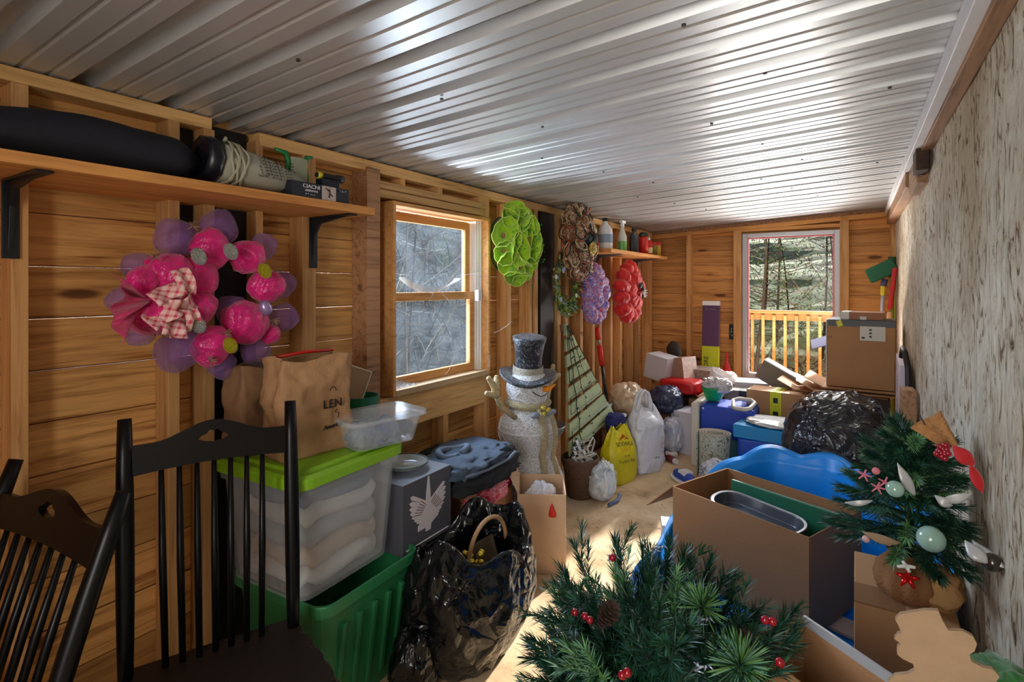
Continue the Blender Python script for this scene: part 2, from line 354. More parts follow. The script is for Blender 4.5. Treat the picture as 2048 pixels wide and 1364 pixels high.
def glassmat(name,tint=(255,255,255),dirt=.0,refl=.08):
    m,nt,b=newmat(name); N=nt.nodes; L=nt.links; out=N['Material Output']; N.remove(b)
    t=N.new('ShaderNodeBsdfTransparent'); t.inputs[0].default_value=srgb(tint)
    g=N.new('ShaderNodeBsdfGlossy'); g.inputs['Roughness'].default_value=.03
    fr=N.new('ShaderNodeFresnel'); fr.inputs[0].default_value=1.18
    mx=N.new('ShaderNodeMixShader'); L.new(fr.outputs[0],mx.inputs[0]); L.new(t.outputs[0],mx.inputs[1]); L.new(g.outputs[0],mx.inputs[2]); s=mx.outputs[0]
    if dirt:
        d=N.new('ShaderNodeBsdfTranslucent'); d.inputs[0].default_value=srgb((200,208,216)); n=N.new('ShaderNodeTexNoise'); n.inputs['Scale'].default_value=5; n.inputs['Detail'].default_value=6
        tc=N.new('ShaderNodeTexCoord'); L.new(tc.outputs['Object'],n.inputs[0])
        mr=N.new('ShaderNodeMapRange'); mr.inputs[1].default_value=.35; mr.inputs[2].default_value=.8; mr.inputs[3].default_value=dirt*.4; mr.inputs[4].default_value=dirt*1.6; L.new(n.outputs['Fac'],mr.inputs[0])
        m2=N.new('ShaderNodeMixShader'); L.new(mr.outputs[0],m2.inputs[0]); L.new(s,m2.inputs[1]); L.new(d.outputs[0],m2.inputs[2]); s=m2.outputs[0]
    L.new(s,out.inputs[0]); return m
GL=glassmat('window_glass',dirt=0)
GL1=glassmat('window_glass_dusty',(215,225,235),dirt=.012)
q=MB(); q.span((FX0+.05,5.955,FZ0+.05),(FX1-.05,5.959,FZ1-.04)); obj('glass',q,GL,w2)
# window in left wall: wooden sash window
w1=thing('window_1',None,None); w1['kind']='structure'
q=MB(); x0,x1=XS-.03,XL+.035
q.span((x0,WY0-.02,WZ0-.0),(x1,WY0+.0,WZ1)); q.span((x0,WY1-.02,WZ0),(x1,WY1,WZ1)); q.span((x0,WY0,WZ1-.02),(x1-.002,WY1-.02,WZ1-.001)); 
obj('window_frame',q,W_win,w1,bevel=.002)
q=MB(); q.span((x0,WY0,WZ0-.001),(x1+.004,WY1-.02,WZ0+.03)); obj('window_sill',q,wood('sill_wood',(226,190,146),(186,142,98),'y',knots=.2),w1,bevel=.003)
def sash(xa,xb,z0,z1,nm,y0=WY0+.0,y1=WY1-.055,s=.045):
    q=MB(); q.span((xa,y0,z0),(xb,y0+s*.4,z1)); q.span((xa,y1-s,z0),(xb,y1,z1)); q.span((xa,y0+s*.4,z0),(xb,y1-s,z0+s)); q.span((xa,y0+s*.4,z1-s),(xb,y1-s,z1))
    o=obj('sash',q,W_win,w1,bevel=.003)
    q=MB(); q.span(((xa+xb)/2-.002,y0+s*.4,z0+s),((xa+xb)/2+.002,y1-s,z1-s)); obj('pane',q,GL1,o)
zm=1.385
sash(XS-.02,XS+.01,zm-.02,WZ1-.03,'u'); sash(XS+.015,XS+.045,WZ0+.03,zm+.025,'l')
q=MB()
for k in range(3): q.span((XS+.0,WY1-.052+k*.012,WZ0+.03),(XS+.055+.01*k,WY1-.046+k*.012,WZ1-.02))
obj('window_track',q,mat('vinyl_track',(228,226,220),.4),w1)
q=MB(); q.span((XL-.01,2.60,zm-.03),(XL+.02,2.635,zm+.035)); obj('sash_lock',q,mat('lock_white',(220,220,222),.4),w1,bevel=.004)
# cobweb in the window
WEB=mat('cobweb',(235,238,240),.8,alpha=.35,var=.2,bump=.3)
q=MB()
def webf(u,v):
    y=2.02+.46*u; s=math.sin(math.pi*u); z=1.49-.05*s**.7-(.035*s)*v
    if abs(u-.5)<.2: z-=.035*v*(1-abs(u-.5)/.2)
    return (XL-.02-.05*v,y,z)
q.grid(webf,40,8)
for a,b_ in (((XL-.02,2.05,1.50),(XL-.03,1.92,1.52)),((XL-.02,2.46,1.50),(XL+.03,2.72,1.56)),((XL-.03,2.62,1.51),(XL+.035,2.70,1.50)),((XL-.02,2.25,1.43),(XL-.02,2.2,1.36)),((XL-.02,2.28,1.43),(XL-.02,2.36,1.37))):
    q.tube([a,Vector(a).lerp(Vector(b_),.5)-Vector((0,0,.006)),b_],.0012,4)
setp(obj('cobweb',q,WEB,smooth=True),'white cobweb sagging across the upper pane of the side window','cobweb')
q=MB(); q.grid(lambda u,v:(XL-.05+.06*v,1.91+.18*u,WZ0+.032+(.07*(1-u)*(1-v)**2)+.008*math.sin(30*u+20*v)),16,8)
setp(obj('cobweb',q,WEB,smooth=True),'dusty cobweb heaped in the lower corner of the side window sill','cobweb')
q=MB(); r0=random.Random(3)
for a,b_ in (((XL+.03,2.68,.96),(-1.72,2.45,1.06)),((XL+.03,2.69,.93),(-1.72,2.46,1.06)),((XL,2.3,.95),(XL-.02,2.42,1.04)),((XL,2.72,1.15),(-1.70,2.66,1.24))):
    a,b_=Vector(a),Vector(b_); q.tube([a.lerp(b_,t)+Vector((0,0,-.02*math.sin(math.pi*t))) for t in (0,.25,.5,.75,1)],.0011,4)
setp(obj('cobweb',q,WEB,smooth=True),'loose white cobweb strands stretched from window sill toward snowman hat','cobweb')
# right wall: rough plaster
mb=MB()
def rw(u,v):
    y=YB+(YS-YB)*u; z=-.02+2.22*v
    d=.012*fbm((0,y*3,z*1.2),3)+.006*ridge((1,y*16,z*5),2)
    return (XR+d,y,z)
mb.grid(rw,330,90)
m,nt,b=newmat('rough_plaster'); N=nt.nodes;L=nt.links
tc=N.new('ShaderNodeTexCoord'); mp=N.new('ShaderNodeMapping'); mp.inputs['Scale'].default_value=(3.8,3.8,1.7); L.new(tc.outputs['Object'],mp.inputs[0])
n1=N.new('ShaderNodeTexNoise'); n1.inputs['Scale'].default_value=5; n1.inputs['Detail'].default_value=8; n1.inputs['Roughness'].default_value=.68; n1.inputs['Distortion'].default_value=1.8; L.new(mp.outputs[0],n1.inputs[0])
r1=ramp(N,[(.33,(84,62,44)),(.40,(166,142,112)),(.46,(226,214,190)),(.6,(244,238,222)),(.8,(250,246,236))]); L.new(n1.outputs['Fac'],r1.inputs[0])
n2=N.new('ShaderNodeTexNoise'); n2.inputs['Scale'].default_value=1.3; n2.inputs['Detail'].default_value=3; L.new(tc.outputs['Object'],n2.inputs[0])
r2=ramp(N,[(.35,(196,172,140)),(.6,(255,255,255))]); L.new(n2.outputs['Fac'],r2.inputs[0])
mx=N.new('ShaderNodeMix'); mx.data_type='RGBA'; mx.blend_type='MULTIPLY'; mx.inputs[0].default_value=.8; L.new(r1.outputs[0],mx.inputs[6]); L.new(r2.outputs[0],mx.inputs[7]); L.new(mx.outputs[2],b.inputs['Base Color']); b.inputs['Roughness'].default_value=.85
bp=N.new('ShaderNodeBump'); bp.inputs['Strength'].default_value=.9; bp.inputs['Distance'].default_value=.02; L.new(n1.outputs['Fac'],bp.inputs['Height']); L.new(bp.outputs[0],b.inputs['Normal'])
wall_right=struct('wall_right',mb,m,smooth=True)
q=MB(); q.span((XR+.03,YB,-.02),(XR+.12,YS,2.4)); obj('wall_core',q,WHITE,wall_right)
q=MB(); q.span((.222,YB,2.085),(.262,YF,2.15)); struct('trim_1',q,mat('white_trim',(226,222,222),.55,var=.06),bevel=.003)
q=MB(); q.span((.255,YB,2.073),(.30,3.3,2.118)); q.span((.25,3.28,1.95),(.30,3.75,2.10)); q.span((.235,3.75,2.0),(.30,YF,2.088)); struct('trim_2',q,W_old,bevel=.004)
q=MB(); q.span((.235,3.12,1.985),(.285,3.28,2.118)); struct('trim_3',q,mat('charred_block',(70,48,34),.8,var=.35,vscale=30),bevel=.004)
# wall behind the photographer with an open doorway
mb=MB(); mb.span((XS-.05,YB-.1,0),(-.85,YB,2.3)); mb.span((.2,YB-.1,0),(XR+.12,YB,2.3)); mb.span((-.85,YB-.1,2.03),(.2,YB,2.3)); struct('wall_back',mb,W_far)
# ---------------------------------------------------------------- outside
def bark(name,c): return mat(name,c,.9,var=.3,vscale=12)
def hillmat(name,stops,scale):
    m,nt,b=newmat(name); N=nt.nodes; L=nt.links; tc=N.new('ShaderNodeTexCoord')
    n=N.new('ShaderNodeTexNoise'); n.inputs['Scale'].default_value=scale; n.inputs['Detail'].default_value=12; n.inputs['Roughness'].default_value=.75; n.inputs['Distortion'].default_value=.6; L.new(tc.outputs['Object'],n.inputs[0])
    r=ramp(N,stops); L.new(n.outputs['Fac'],r.inputs[0]); L.new(r.outputs[0],b.inputs['Base Color']); b.inputs['Roughness'].default_value=1; return m
q=MB()
q.grid(lambda u,v:(-9+20*u, 7.9+14*v, -.35+4.6*v**.9+.3*fbm((u*9,v*9,0),3)),60,50)
struct('hillside_end',q,hillmat('woodland_end',[(.3,(92,108,86)),(.42,(136,160,120)),(.52,(166,182,152)),(.62,(170,146,126)),(.75,(200,206,190))],2.2))
q=MB()
q.grid(lambda u,v:(-3.4-13*v, -8+22*u, -.35+5.2*v**.8+.4*fbm((u*14,v*9,4),3)),70,50)
struct('hillside_side',q,hillmat('woodland_side',[(.3,(30,34,36)),(.45,(50,56,58)),(.58,(74,82,84)),(.72,(96,102,106))],2.6))
rt=random.Random(11)
def tree(name,base,h,r,label,cat,group,m,nb,spread=1.0,twigs=4):
    q=MB(); x,y,z=base; lean=rt.uniform(-.08,.08),rt.uniform(-.08,.08)
    pts=[Vector((x+lean[0]*h*t+.04*math.sin(5*t+x),y+lean[1]*h*t,z+h*t)) for t in (0,.2,.4,.6,.8,1)]
    q.tube(pts,[r*(1-.8*t) for t in (0,.2,.4,.6,.8,1)],6)
    for i in range(nb):
        t=rt.uniform(.12,.98); p=pts[0].lerp(pts[-1],t); a=rt.uniform(0,6.28); l=rt.uniform(.3,1.0)*spread*(1.1-t*.6)
        d=Vector((math.cos(a),math.sin(a),rt.uniform(-.1,.7))); e=p+d*l; mid=p.lerp(e,.5)+Vector((0,0,rt.uniform(-.08,.08)))
        q.tube([p,mid,e],[r*.3,r*.2,r*.08],4)
        for j in range(twigs):
            s=p.lerp(e,rt.uniform(.3,1)); dd=(d+Vector((rt.uniform(-1,1),rt.uniform(-1,1),rt.uniform(-.6,.6)))).normalized()*l*.4
            q.tube([s,s+dd*.5,s+dd+Vector((0,0,rt.uniform(-.05,.05)))],[r*.12,r*.09,r*.03],3)
    return setp(obj(name,q,m,None),label,cat,group)
B1=bark('bark_brown',(50,36,32)); B2=bark('bark_grey',(60,60,60)); B3=bark('bark_pale',(92,90,86))
for i in range(12):
    tree('bare_tree',(rt.uniform(-2.8,.9),rt.uniform(8.3,11.5),-.2),rt.uniform(3.2,5),rt.uniform(.018,.032),'thin bare tree standing on the wooded slope beyond the end window','tree','bare trees beyond the end window',B1 if i%3 else B3,16)
for i in range(14):
    yy=1.8+i*.55; tree('bare_sapling',(-3.6-rt.uniform(0,1.6),yy,-.2),rt.uniform(3,4.4),rt.uniform(.012,.024),'thin bare sapling in the thicket outside the side window','sapling','saplings outside the side window',B2 if i%2 else B3,22,1.2,5)
# leafy haze of small leaves outside
def leaves(name,n,fn,size,mats,label):
    q=MB()
    for i in range(n):
        c=Vector(fn()); a=Vector((rt.uniform(-1,1),rt.uniform(-1,1),rt.uniform(-1,1))).normalized(); b_=a.orthogonal().normalized(); s=rt.uniform(.5,1)*size
        V=[c-a*s,c+b_*s*.35,c+a*s,c-b_*s*.35]; q.add(V,[(0,1,2,3)],rt.randrange(len(mats)))
    return setp(obj(name,q,mats),label,'foliage',kind='stuff')
leaves('foliage',14000,lambda:(rt.uniform(-3.4,1.6),rt.uniform(8.4,11.5),rt.uniform(.2,3.6)),.038,[mat('leaf_green',(108,152,80),.8),mat('leaf_pale',(166,192,146),.8),mat('leaf_dry',(92,74,58),.8)],'soft green foliage of the trees beyond the end window')
leaves('leaf_litter',2600,lambda:(lambda x,y:(x,y,-.30+4.6*max(0,(y-7.9)/14)**.9+rt.uniform(0,.12)))(rt.uniform(-3,1.2),rt.uniform(7.9,9.3)),.05,[mat('litter_brown',(90,58,40),.9),mat('litter_pale',(120,106,92),.9)],'brown dead leaves lying on the ground beyond the deck railing')
q=MB()
for i in range(2300):
    y=rt.uniform(1.2,9.5); x=-3.5-rt.uniform(0,2.2)-.12*y*.5; z=rt.uniform(-.3,2.6); d=Vector((rt.uniform(-.3,.3),rt.uniform(-.7,.7),rt.uniform(-.2,1))).normalized()*rt.uniform(.25,.8); r_=rt.uniform(.003,.009)
    a=Vector((x,y,z)); b_=a+d*.5+Vector((0,rt.uniform(-.06,.06),rt.uniform(-.05,.05))); q.tube([a,b_,a+d],[r_,r_*.7,r_*.3],3,mi=rt.randrange(3))
setp(obj('brush',q,[bark('twig_pale',(150,150,146)),bark('twig_dark',(26,24,26)),bark('twig_mid',(96,94,94))]),'tangled grey brush and twigs outside the side window','brush',kind='stuff')
q=MB()
for i in range(420):
    y=rt.uniform(8.2,11.5); x=rt.uniform(-3.2,1.4); z=rt.uniform(0,3.2); d=Vector((rt.uniform(-.8,.8),rt.uniform(-.2,.2),rt.uniform(-.1,1))).normalized()*rt.uniform(.3,.9); r_=rt.uniform(.002,.007)
    a=Vector((x,y,z)); b_=a+d*.5+Vector((rt.uniform(-.08,.08),0,rt.uniform(-.05,.05))); q.tube([a,b_,a+d],[r_,r_*.7,r_*.3],3,mi=rt.randrange(2))
setp(obj('brush',q,[bark('twig_red',(104,64,56)),bark('twig_light',(150,146,138))]),'thin crossing branches in the woods beyond the end window','brush',kind='stuff')
# deck railing beyond the end window
dk=MB(); dk.span((-2.4,6.03,-.12),(1.0,7.55,-.06)); struct('deck',dk,W_rail)
rl=thing('deck_railing','pine deck railing with square balusters outside the end window','railing',(-.6,7.3,-.06))
q=MB(); q.span((-1.5,-.06,1.165),(1.5,.06,1.2)); obj('top_rail',q,W_rail,rl,bevel=.004)
q=MB(); q.span((-1.5,-.02,1.08),(1.5,.02,1.165)); obj('under_rail',q,W_rail,rl,bevel=.004)
q=MB(); q.span((-1.5,-.02,.12),(1.5,.02,.2)); obj('bottom_rail',q,W_rail,rl,bevel=.004)
for i in range(25): q=MB(); q.span((-1.48+i*.122,-.016-.034,.14),(-1.448+i*.122,-.02,1.14)); obj('baluster',q,wood_b if 0 else W_rail,rl)
q=MB(); q.span((-1.5,-.045,0),(-1.41,.045,1.16)); q2=MB(); q2.span((1.41,-.045,0),(1.5,.045,1.16)); obj('post',q,W_rail,rl); obj('post',q2,W_rail,rl)

# ---------------------------------------------------------------- shelves
def bracket(parent,y,z,arm=.25,leg=.21,m=None):
    q=MB(); w=.019; x0=XL+.003
    q.span((x0,y-w,z-leg),(x0+.006,y+w,z)); q.span((x0,y-w,z-.006),(x0+arm,y+w,z))
    pts=[(x0+.004,z-leg+.01),(x0+.02,z-.07),(x0+.05,z-.028),(x0+arm-.01,z-.004),(x0+.004,z-.004)]
    M=Matrix(((1,0,0,0),(0,0,-1,y),(0,1,0,0),(0,0,0,1))); q.prism(pts,.012,M)
    lo=parent.location; return obj('bracket',q,m,parent,bevel=.0015,loc=-lo)
ZS=1.762
def shelf(label,y0,y1,z,br,m):
    t=thing('wall_shelf',label,'shelf',(XL,y0,z))
    q=MB(); q.span((-.086,0,-.03),(.28,y1-y0,0)); obj('shelf_board',q,W_shelf,t,bevel=.002)
    for y in br: bracket(t,y,z-.031,m=m)
    return t
BRK=mat('bracket_black',(24,27,34),.4); BRG=mat('bracket_grey',(96,100,110),.45)
shelf('long pine wall shelf over the pink wreath carrying dark bag and appliance',-.5,1.535,ZS,(.49,1.447),BRK)
shelf('short pine wall shelf of bottles above the red wreath',4.03,5.54,1.742,(4.33,5.30),BRG)
# ---------------------------------------------------------------- items on the long shelf
def crumple(p,s,amp,seed=0): return 1+amp*(ridge(p+Vector((seed,seed*.7,seed*1.3)),3,s)-.3)
q=MB()
def case(u,v):
    y=-.35+1.27*v; a=2*math.pi*u; w=.105-.02*math.sin(3*v); h=.062+.016*math.sin(9*v+1)+.03*max(0,v-.85)*4
    k=1+.12*fbm((math.cos(a)*2,v*7,math.sin(a)*2),3); e=min(1,min(v,1-v)*14)**.5
    return (-1.79+w*k*e*math.cos(a),y,ZS+.002+h*(1+k*e*math.sin(a))*.97)
q.grid(case,28,60,cu=True); setp(obj('long_case',q,mat('navy_fabric',(20,22,34),.75,bump=.2,bscale=40),smooth=True),'long dark navy fabric case lying on the upper left shelf','case')
# beige hand held appliance with wrapped cord
BEI=mat('beige_plastic',(168,166,150),.45); NAVY=mat('navy_plastic',(12,14,28),.3)
A=Vector((-1.73,.93,ZS+.084)); Bv=Vector((-1.72,1.30,ZS+.05)); ax=(Bv-A).normalized()
Mx=Matrix.Translation(A)@ax.to_track_quat('Z','X').to_matrix().to_4x4()
t=thing('hand_appliance','beige handheld appliance with dark hood and wrapped cord on shelf','appliance',A)
Ml=Matrix.Translation(-A)@Mx
q=MB(); q.lathe([(.062,.0),(.070,.012),(.069,.05),(.066,.12),(.058,.2),(.040,.27),(.018,.34),(.006,.375)],8,Ml,sx=1.0,sy=.95); obj('body',q,BEI,t,smooth=True)
q=MB(); q.lathe([(.004,-.03),(.05,-.035),(.07,-.045),(.078,-.01),(.071,.008)],8,Ml); obj('hood',q,NAVY,t,smooth=True)
q=MB()
q.tube([Ml@Vector((.07*math.cos(a*.5)*(1+.05*math.sin(a*3)),.068*math.sin(a*.5),.03+.05*(a/60)+.008*math.sin(a*1.7))) for a in [i*.35 for i in range(180)]],.0042,5)
q.tube([Ml@Vector((.068+.02*math.sin(k*.5),.0+.02*math.cos(k*.7),.02+.006*k)) for k in range(10)],.006,5); obj('power_cord',q,mat('cord_beige',(176,170,146),.5),t,smooth=True)
q=MB(); q.box((0,0,0),(.10,.004,.06)); LBW=mat('paper_label',(214,214,208),.6); TXT=mat('black_print',(28,28,30),.6)
for k in range(7): scrawl('printed_text',20-k%3,.011,TXT,t,Ml@Vector((0,0,0))-A+Vector((.0,0,0))+Vector((.066,.185,.028-.010*k)) if 0 else Ml@Vector((0,0,0))+Vector((.066,.185,.028-.010*k)),(R(90),0,R(90)),k)
# cord winder, box, flashlight, trowel
t=thing('cord_winder','green plastic cord winder wound with pale line above the small box','winder',(-1.75,1.25,ZS+.055))
GRP=mat('green_plastic',(20,120,60),.4)
for s in (-1,1):
    q=MB(); q.tube([(0,s*.038,0),(0,s*.040,.04),(0,s*.032,.085),(0,s*.046,.115),(0,s*.068+(-.02 if s<0 else 0),.12)],[.012,.011,.011,.010,.006],8); obj('winder_arm',q,GRP,t,smooth=True)
q=MB(); q.box((0,0,.055),(.03,.06,.095))
for k in range(24): q.tube([(.017,-.033,.012+k*.0038),(.019,0,.014+k*.0038),(.017,.033,.012+k*.0038)],.0022,4)
obj('wound_line',q,mat('pale_line',(178,182,160),.8,bump=.3),t)
t=thing('tool_box_carton','small dark carton with white lettering and picture on the upper left shelf','carton',(-1.70,1.285,ZS))
q=MB(); q.span((-.05,-.125,0),(.05,.125,.055)); obj('carton',q,mat('dark_carton',(34,38,48),.5),t,bevel=.001)
q=MB(); q.span((.05,.0,.002),(.0508,.062,.053)); obj('picture_panel',q,mat('photo_panel',(196,180,172),.5,var=.1),t)
q=MB(); q.tube([(.0512,.03,.012),(.0512,.034,.03),(.0512,.03,.044)],.003,5); q.tube([(.0512,.034,.028),(.0512,.048,.018)],.002,4); q.tube([(.0512,.03,.036),(.0512,.016,.046)],.002,4); obj('picture_figure',q,TXT,t)
WPR=mat('white_print',(230,230,232),.5)
writing('printed_text','CIACNI',.019,WPR,t,(.0505,-.045,.041),(R(90),0,R(90)),sx=1.15)
writing('printed_text','AIRSPAWNE',.010,WPR,t,(.0505,-.045,.026),(R(90),0,R(90)))
scrawl('printed_text',8,.008,WPR,t,(.0505,-.05,.014),(R(90),0,R(90)))
scrawl('printed_text',6,.011,WPR,t,(.0505,.092,.045),(R(90),0,R(90)))
t=thing('flashlight','black flashlight with yellow ring lying atop the small carton','flashlight',(-1.70,1.36,ZS+.056))
q=MB(); q.lathe([(.010,-.06),(.012,-.055),(.012,.02),(.016,.035),(.016,.06)],16,Matrix.Translation((0,0,.045))@Matrix.Rotation(R(-90),4,'X')); obj('barrel',q,BLKP,t,smooth=True)
q=MB(); q.lathe([(.0125,-.058),(.0135,-.05),(.0125,-.04)],16,Matrix.Translation((0,0,.045))@Matrix.Rotation(R(-90),4,'X')); obj('yellow_ring',q,mat('yellow_plastic',(220,200,40),.4),t,smooth=True)
q=MB(); q.span((-.02,-.05,0),(.02,.03,.033)); obj('battery_pack',q,mat('blue_black',(20,24,40),.4),t,bevel=.003)
t=thing('trowel','blue grey trowel blade poking out behind the small carton','trowel',(-1.80,1.42,ZS))
q=MB(); q.prism([(-.045,.0),(.045,0),(.05,.03),(0,.085),(-.04,.04)],.003,Matrix.Translation((0,.01,.004))@Matrix.Rotation(R(68),4,'Y')@Matrix.Rotation(R(90),4,'Z')); obj('blade',q,mat('steel_blue',(84,104,116),.35,metal=.6),t)
q=MB(); q.tube([(.0,-.04,.012),(0,-.14,.012)],.011,8); obj('handle',q,BLKP,t)
# ---------------------------------------------------------------- wreaths
def tulle(name,c,al=1.0,rough=.3):
    m=mat(name,c,rough,alpha=al,var=.18,vscale=22,sheen=.4); b=m.node_tree.nodes['Principled BSDF']; N=m.node_tree.nodes; L=m.node_tree.links
    tc=N.new('ShaderNodeTexCoord'); wv=N.new('ShaderNodeTexNoise'); wv.inputs['Scale'].default_value=26; wv.inputs['Distortion'].default_value=3; L.new(tc.outputs['Object'],wv.inputs[0])
    bp=N.new('ShaderNodeBump'); bp.inputs['Strength'].default_value=.5; bp.inputs['Distance'].default_value=.01; L.new(wv.outputs['Fac'],bp.inputs['Height']); L.new(bp.outputs[0],b.inputs['Normal']); return m
def puff(q,c,r,seed,dirn=None,depth=.8,fold=.16):
    rr=random.Random(seed); ph=rr.uniform(0,6.28); tw=rr.uniform(-.5,.5)
    M=Euler((tw,rr.uniform(-.4,.4),rr.uniform(-.4,.4))).to_matrix()
    def fn(d):
        a=math.atan2(d.z,d.y)
        return 1+fold*.5*math.sin(5*a+ph+3*d.x)+fold*fbm(d+Vector((seed*1.7,0,0)),3,2.2)+fold*.45*ridge(d+Vector((seed,3,0)),3,3)
    q.ball(c,(r*depth,r*1.05,r),22,14,fn,M=M)
def stripe(name,cols,s=30):
    m,nt,b=newmat(name); N=nt.nodes; L=nt.links; tc=N.new('ShaderNodeTexCoord'); n=N.new('ShaderNodeTexNoise'); n.inputs['Scale'].default_value=s; n.inputs['Detail'].default_value=1; n.inputs['Distortion'].default_value=1.5; L.new(tc.outputs['Object'],n.inputs[0])
    r=ramp(N,[(.30+.4*i/(len(cols)-1),c) for i,c in enumerate(cols)],'CONSTANT'); L.new(n.outputs['Fac'],r.inputs[0]); L.new(r.outputs[0],b.inputs['Base Color']); b.inputs['Roughness'].default_value=.45; b.inputs['Sheen Weight'].default_value=.3; return m
def gather(q,c,axis,L_,r,seed,pleats=7,out=(1,0,0)):
    """a puff of deco mesh pinched at both ends, pleats running from pinch to pinch"""
    rr=random.Random(seed); ax=Vector(axis).normalized(); o_=Vector(out); o_=(o_-ax*o_.dot(ax)).normalized(); s_=ax.cross(o_); ph=rr.uniform(0,6.28); ph2=rr.uniform(0,6.28)
    def f(u,v):
        a=2*math.pi*u; b=math.pi*v; k=math.sin(b)**.62
        pl=1+.13*(abs(math.sin(pleats*.5*a+ph+1.6*math.sin(b*1.5+ph2)))-.5)*(.6+.4*abs(math.cos(b)))+.08*math.sin(2*a+ph2)+.22*fbm(Vector((math.cos(a)*1.3+seed,math.sin(a)*1.3,v*2.4)),3)+.14*(ridge(Vector((math.cos(a)*1.2+seed,math.sin(a)*1.2,v*2.2)),3,1.3)-.2)
        R_=r*(k*pl+.06); return Vector(c)+ax*(v-.5)*L_*(1+.05*math.sin(2*a+ph))+(o_*math.cos(a)*1.0+s_*math.sin(a)*1.08)*R_
    q.grid(f,64,26,cu=True)
def taxis(cy,cz,py,pz):
    d=Vector((0,-(pz-cz),(py-cy))); return d.normalized() if d.length>1e-5 else Vector((0,1,0))
MAG=tulle('magenta_tulle',(222,22,124),1,.28); PUR=tulle('purple_tulle',(156,104,176),.42,.5); PLD=None
def plaid(name,c1,c2,s=60):
    m,nt,b=newmat(name); N=nt.nodes; L=nt.links; tc=N.new('ShaderNodeTexCoord'); mp=N.new('ShaderNodeMapping'); mp.inputs['Rotation'].default_value=(.5,.3,.4); L.new(tc.outputs['Object'],mp.inputs[0])
    outs=[]
    for ax in 'YZ':
        w=N.new('ShaderNodeTexWave'); w.wave_type='BANDS'; w.bands_direction=ax; w.inputs['Scale'].default_value=s/6; L.new(mp.outputs[0],w.inputs[0]); r=ramp(N,[(.0,c1),(.66,c1),(.74,c2),(1,c2)]); L.new(w.outputs['Fac'],r.inputs[0]); outs.append(r.outputs[0])
    mx=N.new('ShaderNodeMix'); mx.data_type='RGBA'; mx.inputs[0].default_value=.5; L.new(outs[0],mx.inputs[6]); L.new(outs[1],mx.inputs[7]); L.new(mx.outputs[2],b.inputs['Base Color']); b.inputs['Roughness'].default_value=.8; return m
t=thing('pink_wreath','large pink and purple mesh wreath with plaid bow and glitter eggs','wreath',at(415,590,X=-1.84))
O=t.location.copy()
def W(px,py,X): return at(px,py,X=X)-O
for i,(px,py,r) in enumerate([(437,458,34),(350,476,34),(527,493,26),(561,569,28),(566,635,30),(466,622,30),(358,700,38),(511,700,30),(279,534,24),(282,668,20),(443,728,26),(250,600,24)]):
    w_=W(px,py,-1.84); rr_=r/1075*1.75; q=MB(); gather(q,w_,taxis(0,0,w_.y,w_.z)+Vector((0,.0,.0)),rr_*2.3,rr_*1.0,i+3); obj('purple_puff',q,PUR,t,smooth=True)
for i,(px,py,r) in enumerate([(421,498,35),(495,514,34),(533,572,34),(491,645,42),(424,692,36),(395,553,34),(390,616,34),(337,549,38),(290,563,27),(541,669,20),(300,620,42)]):
    w_=W(px,py,-1.79); rr_=r/1075*1.72; q=MB(); gather(q,w_,taxis(0,0,w_.y,w_.z),rr_*2.3,rr_*.98,i+40,12); obj('magenta_puff',q,MAG,t,smooth=True)
for px,py,c in [(398,513,0),(462,503,0),(530,542,1),(531,616,2),(461,691,1),(397,650,0)]:
    q=MB(); q.ball(W(px,py,-1.70),(.021,.021,.028),20,14,lambda d:1+.05*noise.noise(d*14),M=Euler((R(25),0,0)).to_matrix())
    obj('glitter_egg',q,[mat('silver_glitter',(206,212,206),.3,metal=.3,bump=1,bscale=260,var=.35,vscale=240),mat('gold_glitter',(222,210,50),.3,metal=.2,bump=1,bscale=260,var=.3,vscale=240),mat('lilac_foil',(176,150,200),.25,metal=.5)][c],t,smooth=True)
PB=plaid('pink_plaid',(246,206,198),(214,70,100),90)
rb=random.Random(5)
for i,(px,py,w,h,an) in enumerate([(364,566,20,34,15),(330,588,34,16,25),(322,630,34,20,30),(362,648,22,34,-5),(378,612,24,26,40),(352,612,22,16,0),(380,640,16,26,10),(340,655,26,18,-10)]):
    q=MB(); cc=W(px,py,-1.70); ca,sa=math.cos(R(an)),math.sin(R(an)); s=1.65/1075*.82
    def lp(u,v):
        y=(u-.5)*2*w*s; z=(v-.5)*2*h*s; x=.022*math.cos((v-.5)*3+i)+.012*math.sin(u*7+i)
        return (cc.x+x,cc.y+ca*y-sa*z,cc.z+sa*y+ca*z)
    q.grid(lp,10,10); obj('bow_loop',q,PB,t,smooth=True,solid=.0015)
TT=tulle('pink_net',(216,50,110),.78,.5)
q=MB()
def tail(u,v):
    a=W(215,545,-1.72); b_=W(250,690,-1.68); c=W(300,600,-1.74)
    p=a.lerp(b_,v); p=p.lerp(c,u*.95); return p+Vector((.03*math.sin(v*9+u*4)*(1-u*.5)+.02*math.sin(v*23),.02*math.sin(v*6)*(1-u),0))
q.grid(tail,14,34); obj('net_tail',q,TT,t,smooth=True,solid=.001)
q=MB()
for px,py in ((310,512),(385,452),(325,665),(450,668),(548,640),(420,720)):
    c=W(px,py,-1.73)
    for k in range(16):
        d=Vector((rb.uniform(.1,1),rb.uniform(-1,1),rb.uniform(-1,1))).normalized()*.022; q.tube([c,c+d],[.0025,.0005],3)
obj('dried_sprig',q,mat('dried_sprig',(150,120,96),.9),t)
def ringpos(c,ry,rz,a,X=None): return Vector((0,ry*math.cos(a),rz*math.sin(a)))
